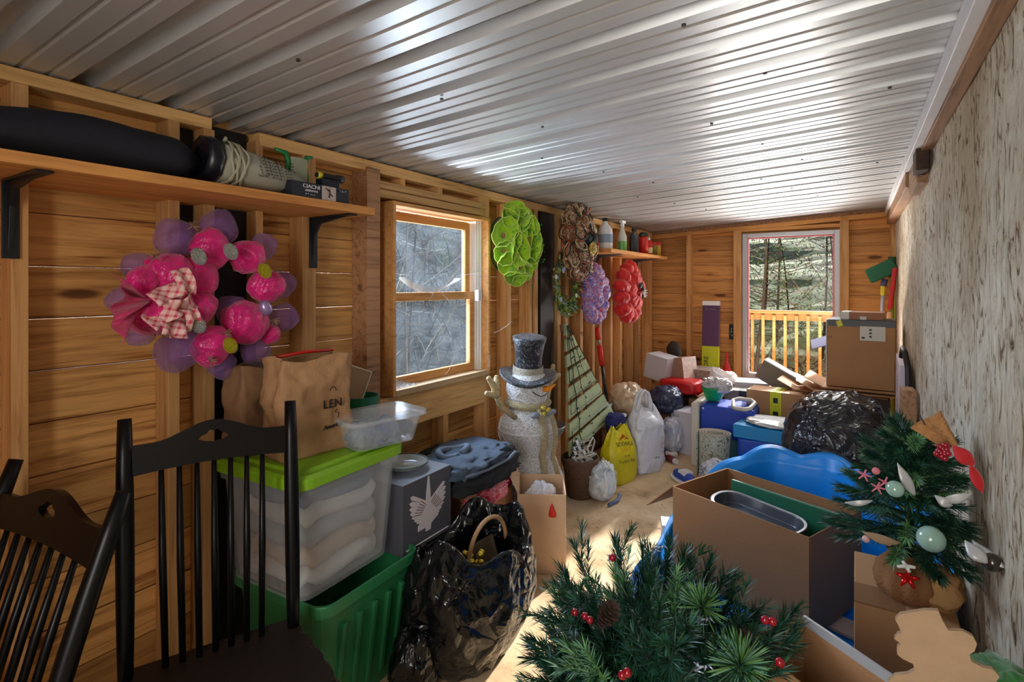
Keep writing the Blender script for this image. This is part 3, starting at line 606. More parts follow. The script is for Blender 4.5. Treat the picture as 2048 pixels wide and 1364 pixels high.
# lime mesh wreath
t=thing('green_wreath','lime green mesh wreath hanging right of the side window','wreath',at(1037,487,X=-1.785)); rg=random.Random(9)
LIM=tulle('lime_tulle',(184,226,48),.86,.45); LIM2=mat('lime_edge',(214,240,110),.5)
for ring,(n,rad,xo,r0,tilt) in enumerate([(13,.165,-.02,.085,.85),(10,.115,.02,.08,.45)]):
    for i in range(n):
        a=2*math.pi*(i+.5*ring)/n+rg.uniform(-.12,.12); cy,cz=math.cos(a),math.sin(a)
        ax=Vector((math.cos(tilt),math.sin(tilt)*cy,math.sin(tilt)*cz)) if ring==0 or i%2 else Vector((math.cos(tilt),-.2*cy,-.2*cz)).normalized()
        c=Vector((xo,rad*.85*cy,rad*1.05*cz)); sd=Vector((0,-cz,cy)); up=ax.cross(sd).normalized(); r=r0*rg.uniform(.85,1.15); ph0=rg.uniform(0,6)
        def petal(u,v):
            ph=2*math.pi*u; rr=r*(.16+.84*math.sin(math.pi*.5*v)**.8)*(1+.16*math.sin(2*ph+ph0)*v+.05*math.sin(9*ph)*v)
            h=r*(1.25*v-.35*v*v*(1+.6*math.sin(2*ph+ph0)))
            return c+ax*h+(sd*math.cos(ph)*1.05+up*math.sin(ph)*.75)*rr
        q=MB(); q.grid(petal,36,10,cu=True)
        PT=obj('mesh_petal',q,LIM,t,smooth=True,solid=.0012)
        q=MB(); q.tube([petal(k/24,1.0) for k in range(24)],.0022,4,closed=True); obj('petal_edge',q,LIM2,PT,smooth=True)
q=MB(); q.tube([(-.125,.13*math.cos(a),.17*math.sin(a)) for a in [i*.2618 for i in range(24)]],.008,6,closed=True); obj('wire_frame',q,mat('green_wire_frame',(40,80,40),.5),t)
q=MB()
for i in range(170):
    a=rg.uniform(0,6.28); r=rg.uniform(.07,.26); c=Vector((rg.uniform(.05,.10)-.25*max(0,r-.12),r*.92*math.cos(a),r*1.08*math.sin(a))); q.ball(c,rg.uniform(.003,.006),6,4)
obj('green_sequin',q,mat('green_foil',(70,176,60),.25,metal=.2),t)['kind']='stuff'
# braided plaid wreath
def ropes(q,c,a0,rng,cols,r=.02,n=3,l=.09,rad=(.16,.22)):
    pass
t=thing('braided_wreath','brown orange and dark green braided ribbon wreath with gold flower','wreath',at(1157,483,X=-1.75)); rg=random.Random(21)
BM=[mat('ribbon_rust',(168,78,44),.55,var=.25,vscale=60),mat('ribbon_green',(44,58,38),.6,var=.3,vscale=50),mat('ribbon_cream',(200,176,130),.6,var=.2,vscale=60),mat('ribbon_brown',(84,50,34),.6)]
RBN=stripe('braided_ribbon',[(44,58,38),(168,78,44),(210,184,140),(40,50,34),(150,70,40),(84,60,40)],55)
for i in range(26):
    a=2*math.pi*i/15+rg.uniform(-.1,.1); rad=.215 if i<15 else .12; a=a if i<15 else 2*math.pi*(i-15)/11
    c=Vector((.0 if i<15 else .045,rad*.92*math.cos(a),rad*1.12*math.sin(a)))
    q=MB(); puff(q,c,.052*rg.uniform(.85,1.1),i+200,fold=.35); M=Euler((a+rg.uniform(-.8,.8),rg.uniform(-.4,.4),rg.uniform(-.6,.6))).to_matrix()
    for s in range(6):
        w=.015*(s-2.5)
        q.tube([M@Vector((w+.012*math.sin(k*1.1+s),.056*math.cos(k*.785),.056*math.sin(k*.785)))+c for k in range(8)],.0055,5,closed=True,mi=1+(s+i)%4)
    obj('ribbon_loop',q,[RBN]+BM,t,smooth=True)
GLD=mat('gold_petal',(214,186,84),.45,sheen=.3)
q=MB()
for rr_,n,xo in ((.055,9,.10),(.035,7,.118),(.017,5,.13)):
    for k in range(n):
        a=2*math.pi*k/n+rr_*30; q.ball(Vector((xo,rr_*.6*math.cos(a)+.03,rr_*.6*math.sin(a)-.06)),(rr_*.18,rr_*.5,rr_*.28),8,6,M=Euler((a,.3,0)).to_matrix())
obj('gold_flower',q,GLD,t,smooth=True)
q=MB(); puff(q,(.07,-.01,.02),.045,3); puff(q,(.07,.08,.03),.05,4); obj('dark_fringe',q,mat('teal_black',(14,34,36),.8,bump=.6),t,smooth=True)
# floral vine wreath
t=thing('vine_wreath','twig wreath with green leaves and small flowers left of braided wreath','wreath',at(1122,566,X=-1.85)); rg=random.Random(31)
q=MB()
for k in range(9):
    q.tube([Vector((.02+.012*math.sin(6*a+k),(.15+.012*math.sin(3*a+k*2))*math.cos(a),(.20+.014*math.cos(4*a+k))*math.sin(a))) for a in [i*.26 for i in range(24)]],.003,4,closed=True)
obj('twig_ring',q,mat('twig',(120,84,54),.85),t)
def leafcloud(q,n,fn,l,w,rg,mi=1):
    for i in range(n):
        c=Vector(fn()); d=Vector((rg.uniform(.0,1),rg.uniform(-1,1),rg.uniform(-1,1))).normalized(); s=d.orthogonal().normalized()*w; L_=l*rg.uniform(.6,1.2); up=d.cross(s).normalized()*w*.3
        q.add([c,c+d*L_*.4+s+up,c+d*L_,c+d*L_*.4-s+up,c+d*L_*.45],[(0,1,4),(1,2,4),(2,3,4),(3,0,4)],rg.randrange(mi))
q=MB()
def vr(lo=0,hi=6.28):
    a=rg.uniform(lo,hi); return (.03+rg.uniform(-.01,.03),.15*math.cos(a)+rg.uniform(-.03,.03),.2*math.sin(a)+rg.uniform(-.03,.03))
leafcloud(q,420,vr,.04,.009,rg,3); leafcloud(q,160,lambda:vr(3.6,5.4),.05,.013,rg,3)
obj('leaves',q,[mat('leaf_dark',(70,100,52),.7),mat('leaf_lime',(150,170,70),.7),mat('leaf_sage',(130,150,130),.7)],t)
for i in range(14):
    q=MB(); c=Vector(vr()); c.x+=.03
    for k in range(6): a=k*1.05; q.ball(c+Vector((0,.011*math.cos(a),.011*math.sin(a))),(.005,.009,.007),7,5)
    obj('flower',q,[mat('flower_red',(120,24,44),.6),mat('flower_white',(220,220,214),.6),mat('flower_blue',(170,180,206),.6)][i%3],t,smooth=True)
# blue red lilac mesh wreath
t=thing('striped_wreath','lilac blue and red striped mesh wreath below the braided one','wreath',at(1190,588,X=-1.79)); rg=random.Random(41)
SW=stripe('patriotic_mesh',[(52,76,196),(170,160,214),(206,70,90),(190,180,224),(60,80,206),(150,140,200)])
for i in range(20):
    a=2*math.pi*i/12; rad=.17 if i<12 else .09; c=Vector((.0 if i<12 else .04,rad*.9*math.cos(a),rad*1.12*math.sin(a)))
    q=MB(); gather(q,c,taxis(0,0,c.y,c.z),.125,.052*rg.uniform(.85,1.15),i+90,9); obj('mesh_puff',q,SW,t,smooth=True)
# red wreath
t=thing('red_wreath','bright red mesh wreath with black ribbon under the bottle shelf','wreath',at(1258,584,X=-1.74)); rg=random.Random(51)
RM=tulle('red_tulle',(214,18,16),1,.6)
for i in range(22):
    a=2*math.pi*i/13; rad=.20 if i<13 else .10; c=Vector((.0 if i<13 else .04,rad*.95*math.cos(a),rad*1.06*math.sin(a)))
    q=MB(); gather(q,c,taxis(0,0,c.y,c.z),.14,.062*rg.uniform(.85,1.15),i+130,6); obj('mesh_puff',q,RM,t,smooth=True)
q=MB(); 
for (y,z,a) in ((-.02,.06,.4),(.03,.03,-.5),(.05,-.02,.8)): q.ball((.12,y,z),(.012,.05,.022),10,7,M=Euler((a,0,0)).to_matrix())
obj('black_ribbon',q,mat('black_ribbon',(24,22,26),.6),t,smooth=True)
q=MB(); 
for k in range(9): q.tube([(.12,.02,0),(.15,.02+.045*math.cos(k*.7),.0+.04*math.sin(k*.7)-.01)],[.007,.004],5)
obj('white_ribbon',q,mat('white_ribbon',(226,220,222),.6),t)
# ---------------------------------------------------------------- bottles on the short shelf
def bottle(name,label,y,prof,col,cap,x=-1.73,cr=.6,extra=None,capprof=None,sx=1,sy=1,tr=0):
    t=thing(name,label,'bottle',(x,y,1.743))
    q=MB(); q.lathe(prof,20,sx=sx,sy=sy); obj('bottle_body',q,col,t,smooth=True)
    z=prof[-1][1]; r=prof[-1][0]
    q=MB(); q.lathe(capprof or [(r*1.15,z-.002),(r*1.15,z+.025)],16); obj('cap',q,cap,t,smooth=False,bevel=.001)
    if extra: extra(t)
    return t
CW=mat('white_plastic',(230,230,232),.4); CRD=mat('red_plastic',(206,36,24),.4); CBK=mat('dark_bottle',(22,26,34),.35); CGN=mat('dark_green_plastic',(24,52,30),.4)
def spray(t):
    q=MB(); q.tube([(0,0,.225),(0,0,.25)],.011,10); q.box((0,.012,.262),(.026,.085,.024)); q.tube([(0,.04,.25),(0,.035,.215)],.005,6); obj('spray_trigger',q,CW,t,bevel=.003)
def handle_(t):
    q=MB(); q.tube([(0,.03,.20),(0,.07,.19),(0,.075,.14),(0,.05,.11)],.011,8); obj('bottle_handle',q,CW,t,smooth=True)
def lab(col,z0,z1,r): 
    def f(t): q=MB(); q.lathe([(r,z0),(r,z1)],20,cap=False); obj('wrap_label',q,col,t,smooth=True)
    return f
bottle('jug','white jug with pale blue label at left end of bottle shelf',4.12,[(.055,0),(.06,.01),(.06,.13),(.05,.17),(.02,.21),(.018,.23)],CW,BLKP,extra=lambda t:(handle_(t),lab(mat('label_blue',(140,160,180),.5),.05,.12,.0605)(t)))
bottle('spray_bottle','clear spray bottle with green liquid and white trigger',4.50,[(.036,0),(.038,.008),(.038,.10),(.038,.13),(.025,.17),(.014,.2),(.014,.222)],mat('milky_plastic',(206,212,200),.35),CW,extra=lambda t:(spray(t),lab(mat('green_liquid',(110,176,96),.3),.004,.09,.0385)(t)))
bottle('oil_bottle','black flat motor oil bottle right of the spray bottle',4.80,[(.06,0),(.062,.01),(.062,.14),(.05,.17),(.022,.19),(.02,.205)],CBK,BLKP,sx=.6,sy=1.25,extra=None)
bottle('red_bottle','tall red bottle with dark green cap on the bottle shelf',5.06,[(.045,0),(.045,.15),(.032,.175),(.026,.18)],CRD,CGN,capprof=[(.045,.175),(.045,.20),(.03,.215)])
bottle('red_bottle','shorter red bottle with white cap and pale label on the bottle shelf',5.20,[(.042,0),(.042,.125),(.03,.145),(.018,.15)],CRD,CW,extra=lab(mat('label_cream',(226,196,140),.6),.02,.075,.0425))
bottle('spice_bottle','greenish bottle with red lid, second from right on bottle shelf',5.37,[(.033,0),(.033,.11),(.03,.115)],mat('olive_bottle',(122,116,44),.4),CRD)
bottle('spice_bottle','yellow labelled bottle with red lid at right end of bottle shelf',5.50,[(.034,0),(.034,.115),(.031,.12)],mat('yellow_bottle',(206,162,44),.4,var=.2,vscale=40),CRD)
# ---------------------------------------------------------------- spindle chairs
def chair(label,p0,p1,ztop,lean,tilt=0):
    """p0,p1: feet of the two back posts at seat height (left, right as one sits)"""
    a,b_=Vector(p0+(0,)),Vector(p1+(0,)); w=(b_-a).length; ux=(b_-a).normalized(); uy=Vector((-ux.y,ux.x,0))  # uy = direction the back leans
    t=thing('dining_chair',label,'chair',(a+b_)/2,math.atan2(ux.y,ux.x),'black spindle back dining chairs')
    S=.45; H=ztop-S; m=BLACK; hw=w/2
    # seat : saddle, wider at the front, front is -y
    q=MB()
    def seat(u,v):
        f=v; yy=.03-.45*f; ww=(hw*1.0)+.045*math.sin(math.pi*min(1,f*1.15)*.5); 
        uu=(u-.5)*2; x=ww*uu*(1-.10*max(0,f-.8)/.2*abs(uu)**4); y=yy+.035*(1-uu*uu)*(-1 if f>.5 else 0)*(f-.5)*2
        return x,y
    n=24
    for top in (1,0):
        q.grid(lambda u,v:(lambda p:(p[0],p[1],S+(.0-.010*math.sin(math.pi*u)*math.sin(math.pi*v) if top else -.034)))(seat(u,v)),n,n)
    o=len(q.v)//2
    idx=[i*n for i in range(n)]+[(n-1)*n+j for j in range(1,n)]+[i*n+n-1 for i in range(n-2,-1,-1)]+[j for j in range(n-2,0,-1)]
    for k in range(len(idx)): i,j=idx[k],idx[(k+1)%len(idx)]; q.f.append((i,j,o+j,o+i)); q.m.append(0)
    obj('seat',q,mat('dark_brown_seat',(30,20,16),.5),t,bevel=.008,smooth=False)
    L_=lambda z: lean*((z-S)/H)**1.15
    for s in (-1,1):
        q=MB(); pts=[(s*hw*(1+.03*k/6),L_(S-.03+(H+.03)*k/6) if k else -.005,S-.03+(H+.03)*k/6) for k in range(7)]
        q.tube(pts,[.016,.019,.0205,.021,.0205,.019,.016],12); obj('back_post',q,m,t,smooth=True,bevel=0)
        q=MB(); q.tube([(s*(hw-.03),-.01,S-.03),(s*(hw+.01),.06,0)],[.018,.013],10); obj('leg',q,m,t,smooth=True)
        q=MB(); q.tube([(s*(hw-.02),-.36,S-.03),(s*(hw-.02),-.37,.28),(s*(hw+.01),-.40,0)],[.017,.021,.013],10); obj('leg',q,m,t,smooth=True)
        q=MB(); q.tube([(s*(hw-.0),-.385,.2),(s*(hw),.035,.22)],.010,8); obj('stretcher',q,m,t,smooth=True)
    q=MB(); q.tube([(-hw,-.17,.21),(hw,-.17,.21)],.010,8); obj('stretcher',q,m,t,smooth=True)
    # crest rail with arched top and a handle hole
    zc=ztop-.115
    def arch(x): k=abs(x)/hw; return .048+.040*(.5+.5*math.cos(min(1,k*1.35)*math.pi))-.004*k
    def under(x): k=abs(x)/hw; return -.036+.012*(1-k*k)
    n=28; top=[(-hw+2*hw*i/n,arch(-hw+2*hw*i/n)) for i in range(n+1)]; bot=[(hw-2*hw*i/n,under(hw-2*hw*i/n)) for i in range(n+1)]
    hole=[(-.04,.038),(-.022,.030),(.0,.026),(.022,.030),(.04,.038),(.03,.047),(.018,.052),(.010,.062),(0,.058),(-.010,.062),(-.018,.052),(-.03,.047)]
    plate('crest_rail',top+bot,[hole],.018,m,t,(0,L_(zc),zc),(R(90)-math.atan2(lean,H),0,0),bevel=.004)
    for k in range(7):
        x=(k-3)*(2*hw-.10)/7.2; q=MB(); q.tube([(x*.92,0.0,S-.01),(x*.97,L_(S+.25)*1.0+.004,S+.25),(x,L_(zc-.02),zc-.02)],[.008,.0095,.0065],8); obj('spindle',q,m,t,smooth=True)
    return t
chair('black spindle back chair facing the room beside the green lid tote',(-1.56,.62),(-1.395,.985),1.095,.075)
chair('black spindle back chair cut off by left frame edge, heart hole in crest',(-1.80,.31),(-1.33,.36),1.0,.17)
# ---------------------------------------------------------------- totes and boxes
def roundrect(w,d,r,n=5):
    P=[]
    for cx,cy,a0 in ((w/2-r,d/2-r,0),(-w/2+r,d/2-r,90),(-w/2+r,-d/2+r,180),(w/2-r,-d/2+r,270)):
        for k in range(n+1): a=R(a0+90*k/n); P.append((cx+r*math.cos(a),cy+r*math.sin(a)))
    return P
def loft(q,secs,mi=0,capb=True,capt=False):
    """secs: list of (outline, z)"""
    o=len(q.v); n=len(secs[0][0])
    for P,z in secs: q.v+=[(x,y,z) for x,y in P]
    for i in range(len(secs)-1):
        for k in range(n): q.f.append((o+i*n+k,o+i*n+(k+1)%n,o+(i+1)*n+(k+1)%n,o+(i+1)*n+k)); q.m.append(mi)
    if capb: q.f.append(tuple(o+k for k in range(n))[::-1]); q.m.append(mi)
    if capt: q.f.append(tuple(o+(len(secs)-1)*n+k for k in range(n))); q.m.append(mi)
def tote(name,label,loc,rz,w,d,h,body,lidm,taper=.86,lidh=.03,lid=True,r=.05,cat='tote'):
    t=thing(name,label,cat,loc,rz)
    q=MB(); s=taper
    loft(q,[(roundrect(w*s,d*s,r),0),(roundrect(w*(s+(1-s)*.9),d*(s+(1-s)*.9),r),h*.9),(roundrect(w*1.04,d*1.04,r),h*.905),(roundrect(w*1.04,d*1.04,r),h),(roundrect(w*1.0,d*1.0,r),h),(roundrect(w*.97*(s+(1-s)*.8),d*.97*(s+(1-s)*.8),r),h*.8),(roundrect(w*s*.96,d*s*.96,r),.01)],capt=True)
    obj('body',q,body,t,smooth=False,bevel=.004)
    if lid:
        q=MB(); loft(q,[(roundrect(w*1.09,d*1.09,r*1.1),h-.012),(roundrect(w*1.09,d*1.09,r*1.1),h+lidh*.5),(roundrect(w*1.03,d*1.03,r),h+lidh*.75),(roundrect(w*.92,d*.92,r),h+lidh*.75),(roundrect(w*.90,d*.90,r),h+lidh)],capt=True)
        obj('lid',q,lidm,t,bevel=.003)
    return t
GT=mat('green_tote_plastic',(44,124,76),.38,var=.08,vscale=6,bump=.04,bscale=8)
t=tote('storage_tote','dark green storage tote under the clear green lid tote',(-1.64,1.31,0),R(3),.46,.46,.44,GT,GT,lid=False,taper=.78)
q=MB()
for k in range(5): q.box((.205,-.14+.07*k,.2),(.02,.02,.3),rot=(0,R(8),0))
obj('rib',q,GT,t,bevel=.004)['kind']='stuff'
clear_m,nt,b=newmat('clear_tote_plastic'); b.inputs['Base Color'].default_value=srgb((226,228,232)); b.inputs['Roughness'].default_value=.38; b.inputs['Alpha'].default_value=.2
t=tote('storage_tote','clear storage tote with lime green lid stacked on green tote',(-1.665,1.26,.44),R(3),.42,.46,.385,clear_m,mat('lime_lid',(136,190,34),.4,bump=.03,bscale=6),taper=.88,lidh=.04)
fm=[mat('tote_cloth_grey',(160,164,170),.9,var=.2,vscale=9),mat('tote_cloth_tan',(190,168,148),.9,var=.2,vscale=8),mat('tote_cloth_white',(206,206,204),.9,var=.12,vscale=9),mat('tote_cloth_blue',(104,122,150),.9,var=.2,vscale=9)]
for k,(z,h,i) in enumerate([(.045,.07,2),(.11,.075,1),(.18,.08,0),(.25,.075,2),(.305,.06,3)]):
    q=MB()
    def fl(u,v):
        a=2*math.pi*u; b2=math.pi*v; e=lambda c:(abs(c)**.35)*(1 if c>0 else -1)
        k2=1+.08*fbm((math.cos(a)*2+k,math.sin(a)*2,v*3),3)
        return (.165*e(math.cos(a))*math.sin(b2)**.4*k2,.185*e(math.sin(a))*math.sin(b2)**.4*k2,z-h*.62*math.cos(b2)*k2+.012*math.sin(7*a+k))
    q.grid(fl,40,14,cu=True); obj('folded_cloth',q,fm[i],t,smooth=True)
# clear lidded bin with blue contents
bin_m,nt,b=newmat('clear_bin_plastic'); b.inputs['Base Color'].default_value=srgb((226,234,242)); b.inputs['Roughness'].default_value=.12; b.inputs['Alpha'].default_value=.24
t=tote('plastic_bin','small clear plastic bin of blue bits on the lime green lid',(-1.50,1.415,.868),R(-12),.19,.30,.105,bin_m,bin_m,taper=.80,lidh=.012,r=.03,cat='bin')
q=MB(); rq=random.Random(61)
for k in range(46):
    c=(rq.uniform(-.06,.06),rq.uniform(-.105,.105),.022+rq.uniform(0,.045)); r=rq.uniform(.018,.03)
    puff(q,c,r,k+300,fold=.4); 
    for i in range(len(q.m)-1,-1,-1):
        if i<len(q.m)-22*13: break
        q.m[i]=k%4
o=obj('small_contents',q,[mat('bits_blue',(30,62,140),.5),mat('bits_navy',(28,36,60),.5),mat('bits_violet',(70,64,110),.5),mat('bits_pale',(90,110,140),.5)],t,smooth=True); o['kind']='stuff'
# ---------------------------------------------------------------- paper bags, pot
PAP=mat('kraft_paper',(178,136,96),.85,bump=.35,bscale=14,var=.12,vscale=7,distort=1.5)
def paperbag(label,loc,rz,w,d,h,seed,m=PAP,crease=.02,name='paper_bag'):
    t=thing(name,label,'bag',loc,rz)
    q=MB(); n=36
    P=[]
    for i in range(n): P.append(i/n)
    def f(u,v):
        s=u*2*(w+d)
        if s<w: x,y=-w/2+s,-d/2
        elif s<w+d: x,y=w/2,-d/2+(s-w)
        elif s<2*w+d: x,y=w/2-(s-w-d),d/2
        else: x,y=-w/2,d/2-(s-2*w-d)
        k=1-.18*v*(1 if abs(abs(y)-d/2)<1e-6 else .4); cr=crease*(1.2*ridge(Vector((x*6+seed,y*6,v*h*5)),4,1)-.3)*min(1,v*4+.15)
        nx,ny=(0,-1) if s<w else (1,0) if s<w+d else (0,1) if s<2*w+d else (-1,0)
        return (x*1.0+nx*cr,y*k+ny*cr,h*v+.010*math.sin(u*19+seed)*v)
    q.grid(f,72,34,cu=True); q.box((0,0,.003),(w*.97,d*.97,.004)); obj('bag_body',q,m,t,smooth=True,solid=.0015); return t
t=paperbag('crumpled brown paper bag with dark lettering on the green lid tote',(-1.63,1.21,.866),R(90-8),.25,.14,.335,3,crease=.035)
PR=mat('dark_ink',(46,34,30),.8)
writing('printed_text','LEN',.042,PR,t,(.045,-.088,.17),(R(92),0,R(0)),ext=.002); writing('printed_text','American',.02,PR,t,(.045,-.092,.095),(R(90),R(-6),0),ext=.002,shear=.3)
q=MB(); q.tube([(.045+.012*math.cos(k*.5),-.090,.214+.016*math.sin(k*.5)) for k in range(7)],.0016,5); q.tube([(.06,-.090,.15),(.05,-.092,.142),(.066,-.092,.135),(.062,-.092,.12)],.002,5); obj('printed_emblem',q,PR,t)
q=MB(); q.tube([(-.10,.02,.338),(.0,.02,.346),(.11,.02,.344)],.006,8); obj('red_cord_handle',q,CRD,t,smooth=True)
paperbag('darker brown paper bag behind the lettered one',(-1.80,1.14,.866),R(90),.20,.12,.30,8,mat('kraft_paper_dark',(140,104,72),.85,bump=.3,bscale=14,var=.12),crease=.02)
t=thing('flower_pot','green plastic flower pot holding a cream card by the window','pot',(-1.80,1.60,.83))
q=MB(); q.lathe([(.048,0),(.068,.105),(.075,.105),(.079,.145),(.073,.145),(.066,.10),(.045,.01)],28); obj('pot_body',q,mat('pot_green',(40,124,92),.5),t,smooth=False)
q=MB(); q.lathe([(.001,.10),(.062,.10)],20,cap=False); obj('potting_soil',q,mat('soil',(34,28,24),.95,bump=.5),t)
t2=thing('card','cream edged card standing in the green flower pot','card',(-1.80,1.57,.94)); q=MB(); q.box((0,0,.075),(.004,.10,.16),rot=(R(-22),0,R(-12))); obj('card_sheet',q,mat('card_tan',(176,140,104),.7),t2)
q=MB(); M=Euler((R(-22),0,R(-12))).to_matrix()
for a,b_ in (((.003,.052,-.08),(.003,.052,.08)),((.003,-.05,.08),(.003,.052,.08))): q.tube([M@Vector(a)+Vector((0,0,.075)),M@Vector(b_)+Vector((0,0,.075))],.003,5)
obj('card_edge',q,mat('card_cream',(232,224,196),.6),t2)
q=MB(); q.span((-1.9,1.52,.0),(-1.73,1.70,.828)); 
t=thing('storage_tote','plain dark tote standing behind, under the green flower pot','tote',(-1.82,1.66,0)); q=MB(); loft(q,[(roundrect(.15,.16,.02),0),(roundrect(.17,.18,.02),.83)],capt=True); obj('body',q,mat('dark_grey_plastic',(50,52,54),.5),t,bevel=.004)
# dark box with winged emblem
t=thing('printed_carton','dark grey carton with white winged emblem beside the green totes','carton',(-1.58,1.69,.385),R(1))
t.location=(-1.60,1.66,.40)
q=MB(); q.span((-.13,-.15,0),(.13,.15,.275)); obj('carton',q,mat('charcoal_carton',(84,84,92),.55),t,bevel=.002)
EMB=mat('emblem_white',(216,208,210),.6); EMR=mat('emblem_maroon',(120,70,70),.6)
q=MB(); Mf=Matrix(((0,0,1,.1312),(1.25,0,0,0),(0,1.1,0,.15),(0,0,0,1)))
for s in (1,-1):
    for k in range(9):
        a=R(40-k*11); r0_,r1_=.012,.100-.008*k; c_,s_=math.cos(a)*s,math.sin(a)*.7; nx_,ny_=-s_*.009,c_*.009
        pts_=[(c_*r0_-nx_*.5,s_*r0_-ny_*.5+.012-.006*k),(c_*r1_-nx_,s_*r1_-ny_+.012-.006*k),(c_*(r1_+.012),s_*(r1_+.012)+.012-.006*k),(c_*r1_+nx_,s_*r1_+ny_+.012-.006*k),(c_*r0_+nx_*.5,s_*r0_+ny_*.5+.012-.006*k)]
        q.prism(pts_,.0008+.00004*k,Mf)
q.prism([(-.012,-.09),(.012,-.09),(.016,-.05),(.010,.05),(.004,.11),(-.002,.11),(-.010,.05),(-.016,-.05)],.0016,Mf)
q.prism([(-.05,-.055),(.05,-.035),(.05,-.052),(.0,-.075),(-.05,-.075)],.0018,Mf)
obj('winged_emblem',q,EMB,t)
q=MB()
for s in (1,-1):
    for k in range(6): q.tube([(.1325,s*(.015+.006*k),.14+.02-.006*k),(.1325,s*(.045+.009*k),.14+.045-.009*k)],.0014,4)
obj('feather_lines',q,EMR,t)
q=MB(); q.tube([(.1322,-.13,.018),(.1322,.13,.018)],.003,4); obj('base_line',q,EMB,t)
t=thing('storage_tote','low black bin under the dark grey emblem carton','bin',(-1.60,1.72,0)); q=MB(); loft(q,[(roundrect(.24,.26,.03),0),(roundrect(.29,.32,.03),.398)],capt=True); obj('body',q,BLKP,t,bevel=.004)
t=thing('glass_dish','round clear dish lying on top of the emblem carton','dish',(-1.62,1.68,.676)); q=MB(); q.lathe([(.06,0),(.085,.012),(.095,.024),(.098,.024),(.088,.010),(.06,.004)],28); obj('dish_body',q,mat('dish_glass',(200,206,204),.1,alpha=.55),t,smooth=True)
q=MB(); q.lathe([(.099,.018),(.102,.021),(.102,.027),(.098,.027)],28,cap=False); obj('rim',q,mat('dish_rim',(90,110,104),.3),t,smooth=True)
# ---------------------------------------------------------------- open boxes
def openbox(label,loc,rz,w,d,h,m,flaps=(),inner=None,name='cardboard_box',th=.005,flap_len=None,taper=1.0,rot=None):
    t=thing(name,label,'box',loc,rz,rot=rot)
    for nm,c,s in (('side_panel',(0,-d/2,h/2),(w,th,h)),('side_panel',(0,d/2,h/2),(w,th,h)),('side_panel',(-w/2,0,h/2),(th,d-th,h)),('side_panel',(w/2,0,h/2),(th,d-th,h)),('bottom_panel',(0,0,th/2),(w-th,d-th,th))):
        q=MB(); q.box(c,s); obj(nm,q,m,t,bevel=.0012)
    for side,ang in flaps:
        fl=flap_len or min(w,d)*.48; a=R(ang)
        L_=w if side in 'fb' else d
        q=MB(); q.span((-L_/2+.004,0,0),(L_/2-.004,.004,fl))
        pos={'f':(0,-d/2,h),'b':(0,d/2,h),'l':(-w/2,0,h),'r':(w/2,0,h)}[side]; rzz={'f':0,'b':math.pi,'l':-math.pi/2,'r':math.pi/2}[side]
        M=Matrix.Rotation(rzz,4,'Z')@Matrix.Rotation(a,4,'X'); q.v=[tuple(M@Vector(p)+Vector(pos)) for p in q.v]; obj('flap',q,m,t)
    return t
# pale box beside the snowman with plastic bags and a red tag
t=openbox('pale cardboard box with white bags and red tag before the snowman',(-1.435,2.43,0),R(-12),.24,.29,.40,CARD_L,flaps=(('l',25),),flap_len=.12)
t.location=(-1.40,2.475,0); t.rotation_euler=(0,0,R(30))
scrawl('handwriting',4,.03,mat('pen_blue',(110,116,150),.8),t,(.1135,.03,.31),(R(90),R(20),R(90)))
def sheetbag(name,label,cat,c,r,seed,m,amp=.25,res=(48,30),cut=-1,sharp=3.0,squash=None,parts=None,group=None,flat=.0):
    """crumpled plastic bag: a closed, creased blob sitting on its base"""
    t=thing(name,label,cat,(c[0],c[1],c[2]),group=group); q=MB()
    rx,ry,rz=r
    def f(d):
        k=1+amp*(ridge(d+Vector((seed,seed*.3,0)),3,sharp)-.35)+amp*.7*fbm(d+Vector((0,seed,0)),2,1.3)+amp*.25*ridge(d+Vector((seed,0,seed*2)),2,sharp*2.2); return k
    def g(u,v):
        a=2*math.pi*u; b2=math.pi*(v*.998+.001); d=Vector((math.sin(b2)*math.cos(a),math.sin(b2)*math.sin(a),-math.cos(b2))); k=f(d)
        e=lambda s:math.copysign(abs(s)**.8,s)
        return Vector((e(d.x)*rx*k,e(d.y)*ry*k,max(.0,rz+e(d.z)*rz*(k if d.z>0 else 1))))
    q.grid(g,res[0],res[1],cu=True); obj('bag_skin',q,m,t,smooth=True); return t
def plasticmat(name,c,rough=.18,al=1.0,bs=14,st=.9,spec=.6):
    m,nt,b=newmat(name); N=nt.nodes; L=nt.links; b.inputs['Base Color'].default_value=srgb(c); b.inputs['Roughness'].default_value=rough; b.inputs['Alpha'].default_value=al; b.inputs['Specular IOR Level'].default_value=spec
    tc=N.new('ShaderNodeTexCoord'); v=N.new('ShaderNodeTexVoronoi'); v.feature='DISTANCE_TO_EDGE'; v.inputs['Scale'].default_value=bs
    n=N.new('ShaderNodeTexNoise'); n.inputs['Scale'].default_value=bs*.6; n.inputs['Detail'].default_value=3; n.inputs['Distortion'].default_value=1.2
    ad=N.new('ShaderNodeMixRGB'); ad.blend_type='ADD'; ad.inputs[0].default_value=.12; L.new(tc.outputs['Object'],n.inputs[0]); L.new(tc.outputs['Object'],ad.inputs[1]); L.new(n.outputs['Color'],ad.inputs[2]); L.new(ad.outputs[0],v.inputs[0])
    mm=N.new('ShaderNodeMath'); mm.operation='ADD'; L.new(v.outputs['Distance'],mm.inputs[0]); L.new(n.outputs['Fac'],mm.inputs[1])
    bp=N.new('ShaderNodeBump'); bp.inputs['Strength'].default_value=st; bp.inputs['Distance'].default_value=.03; L.new(mm.outputs[0],bp.inputs['Height']); L.new(bp.outputs[0],b.inputs['Normal']); return m
TRB=plasticmat('black_bag_plastic',(16,17,20),.17,1,9,.9); WBG=plasticmat('white_bag_plastic',(226,228,236),.35,1,9,.6); 
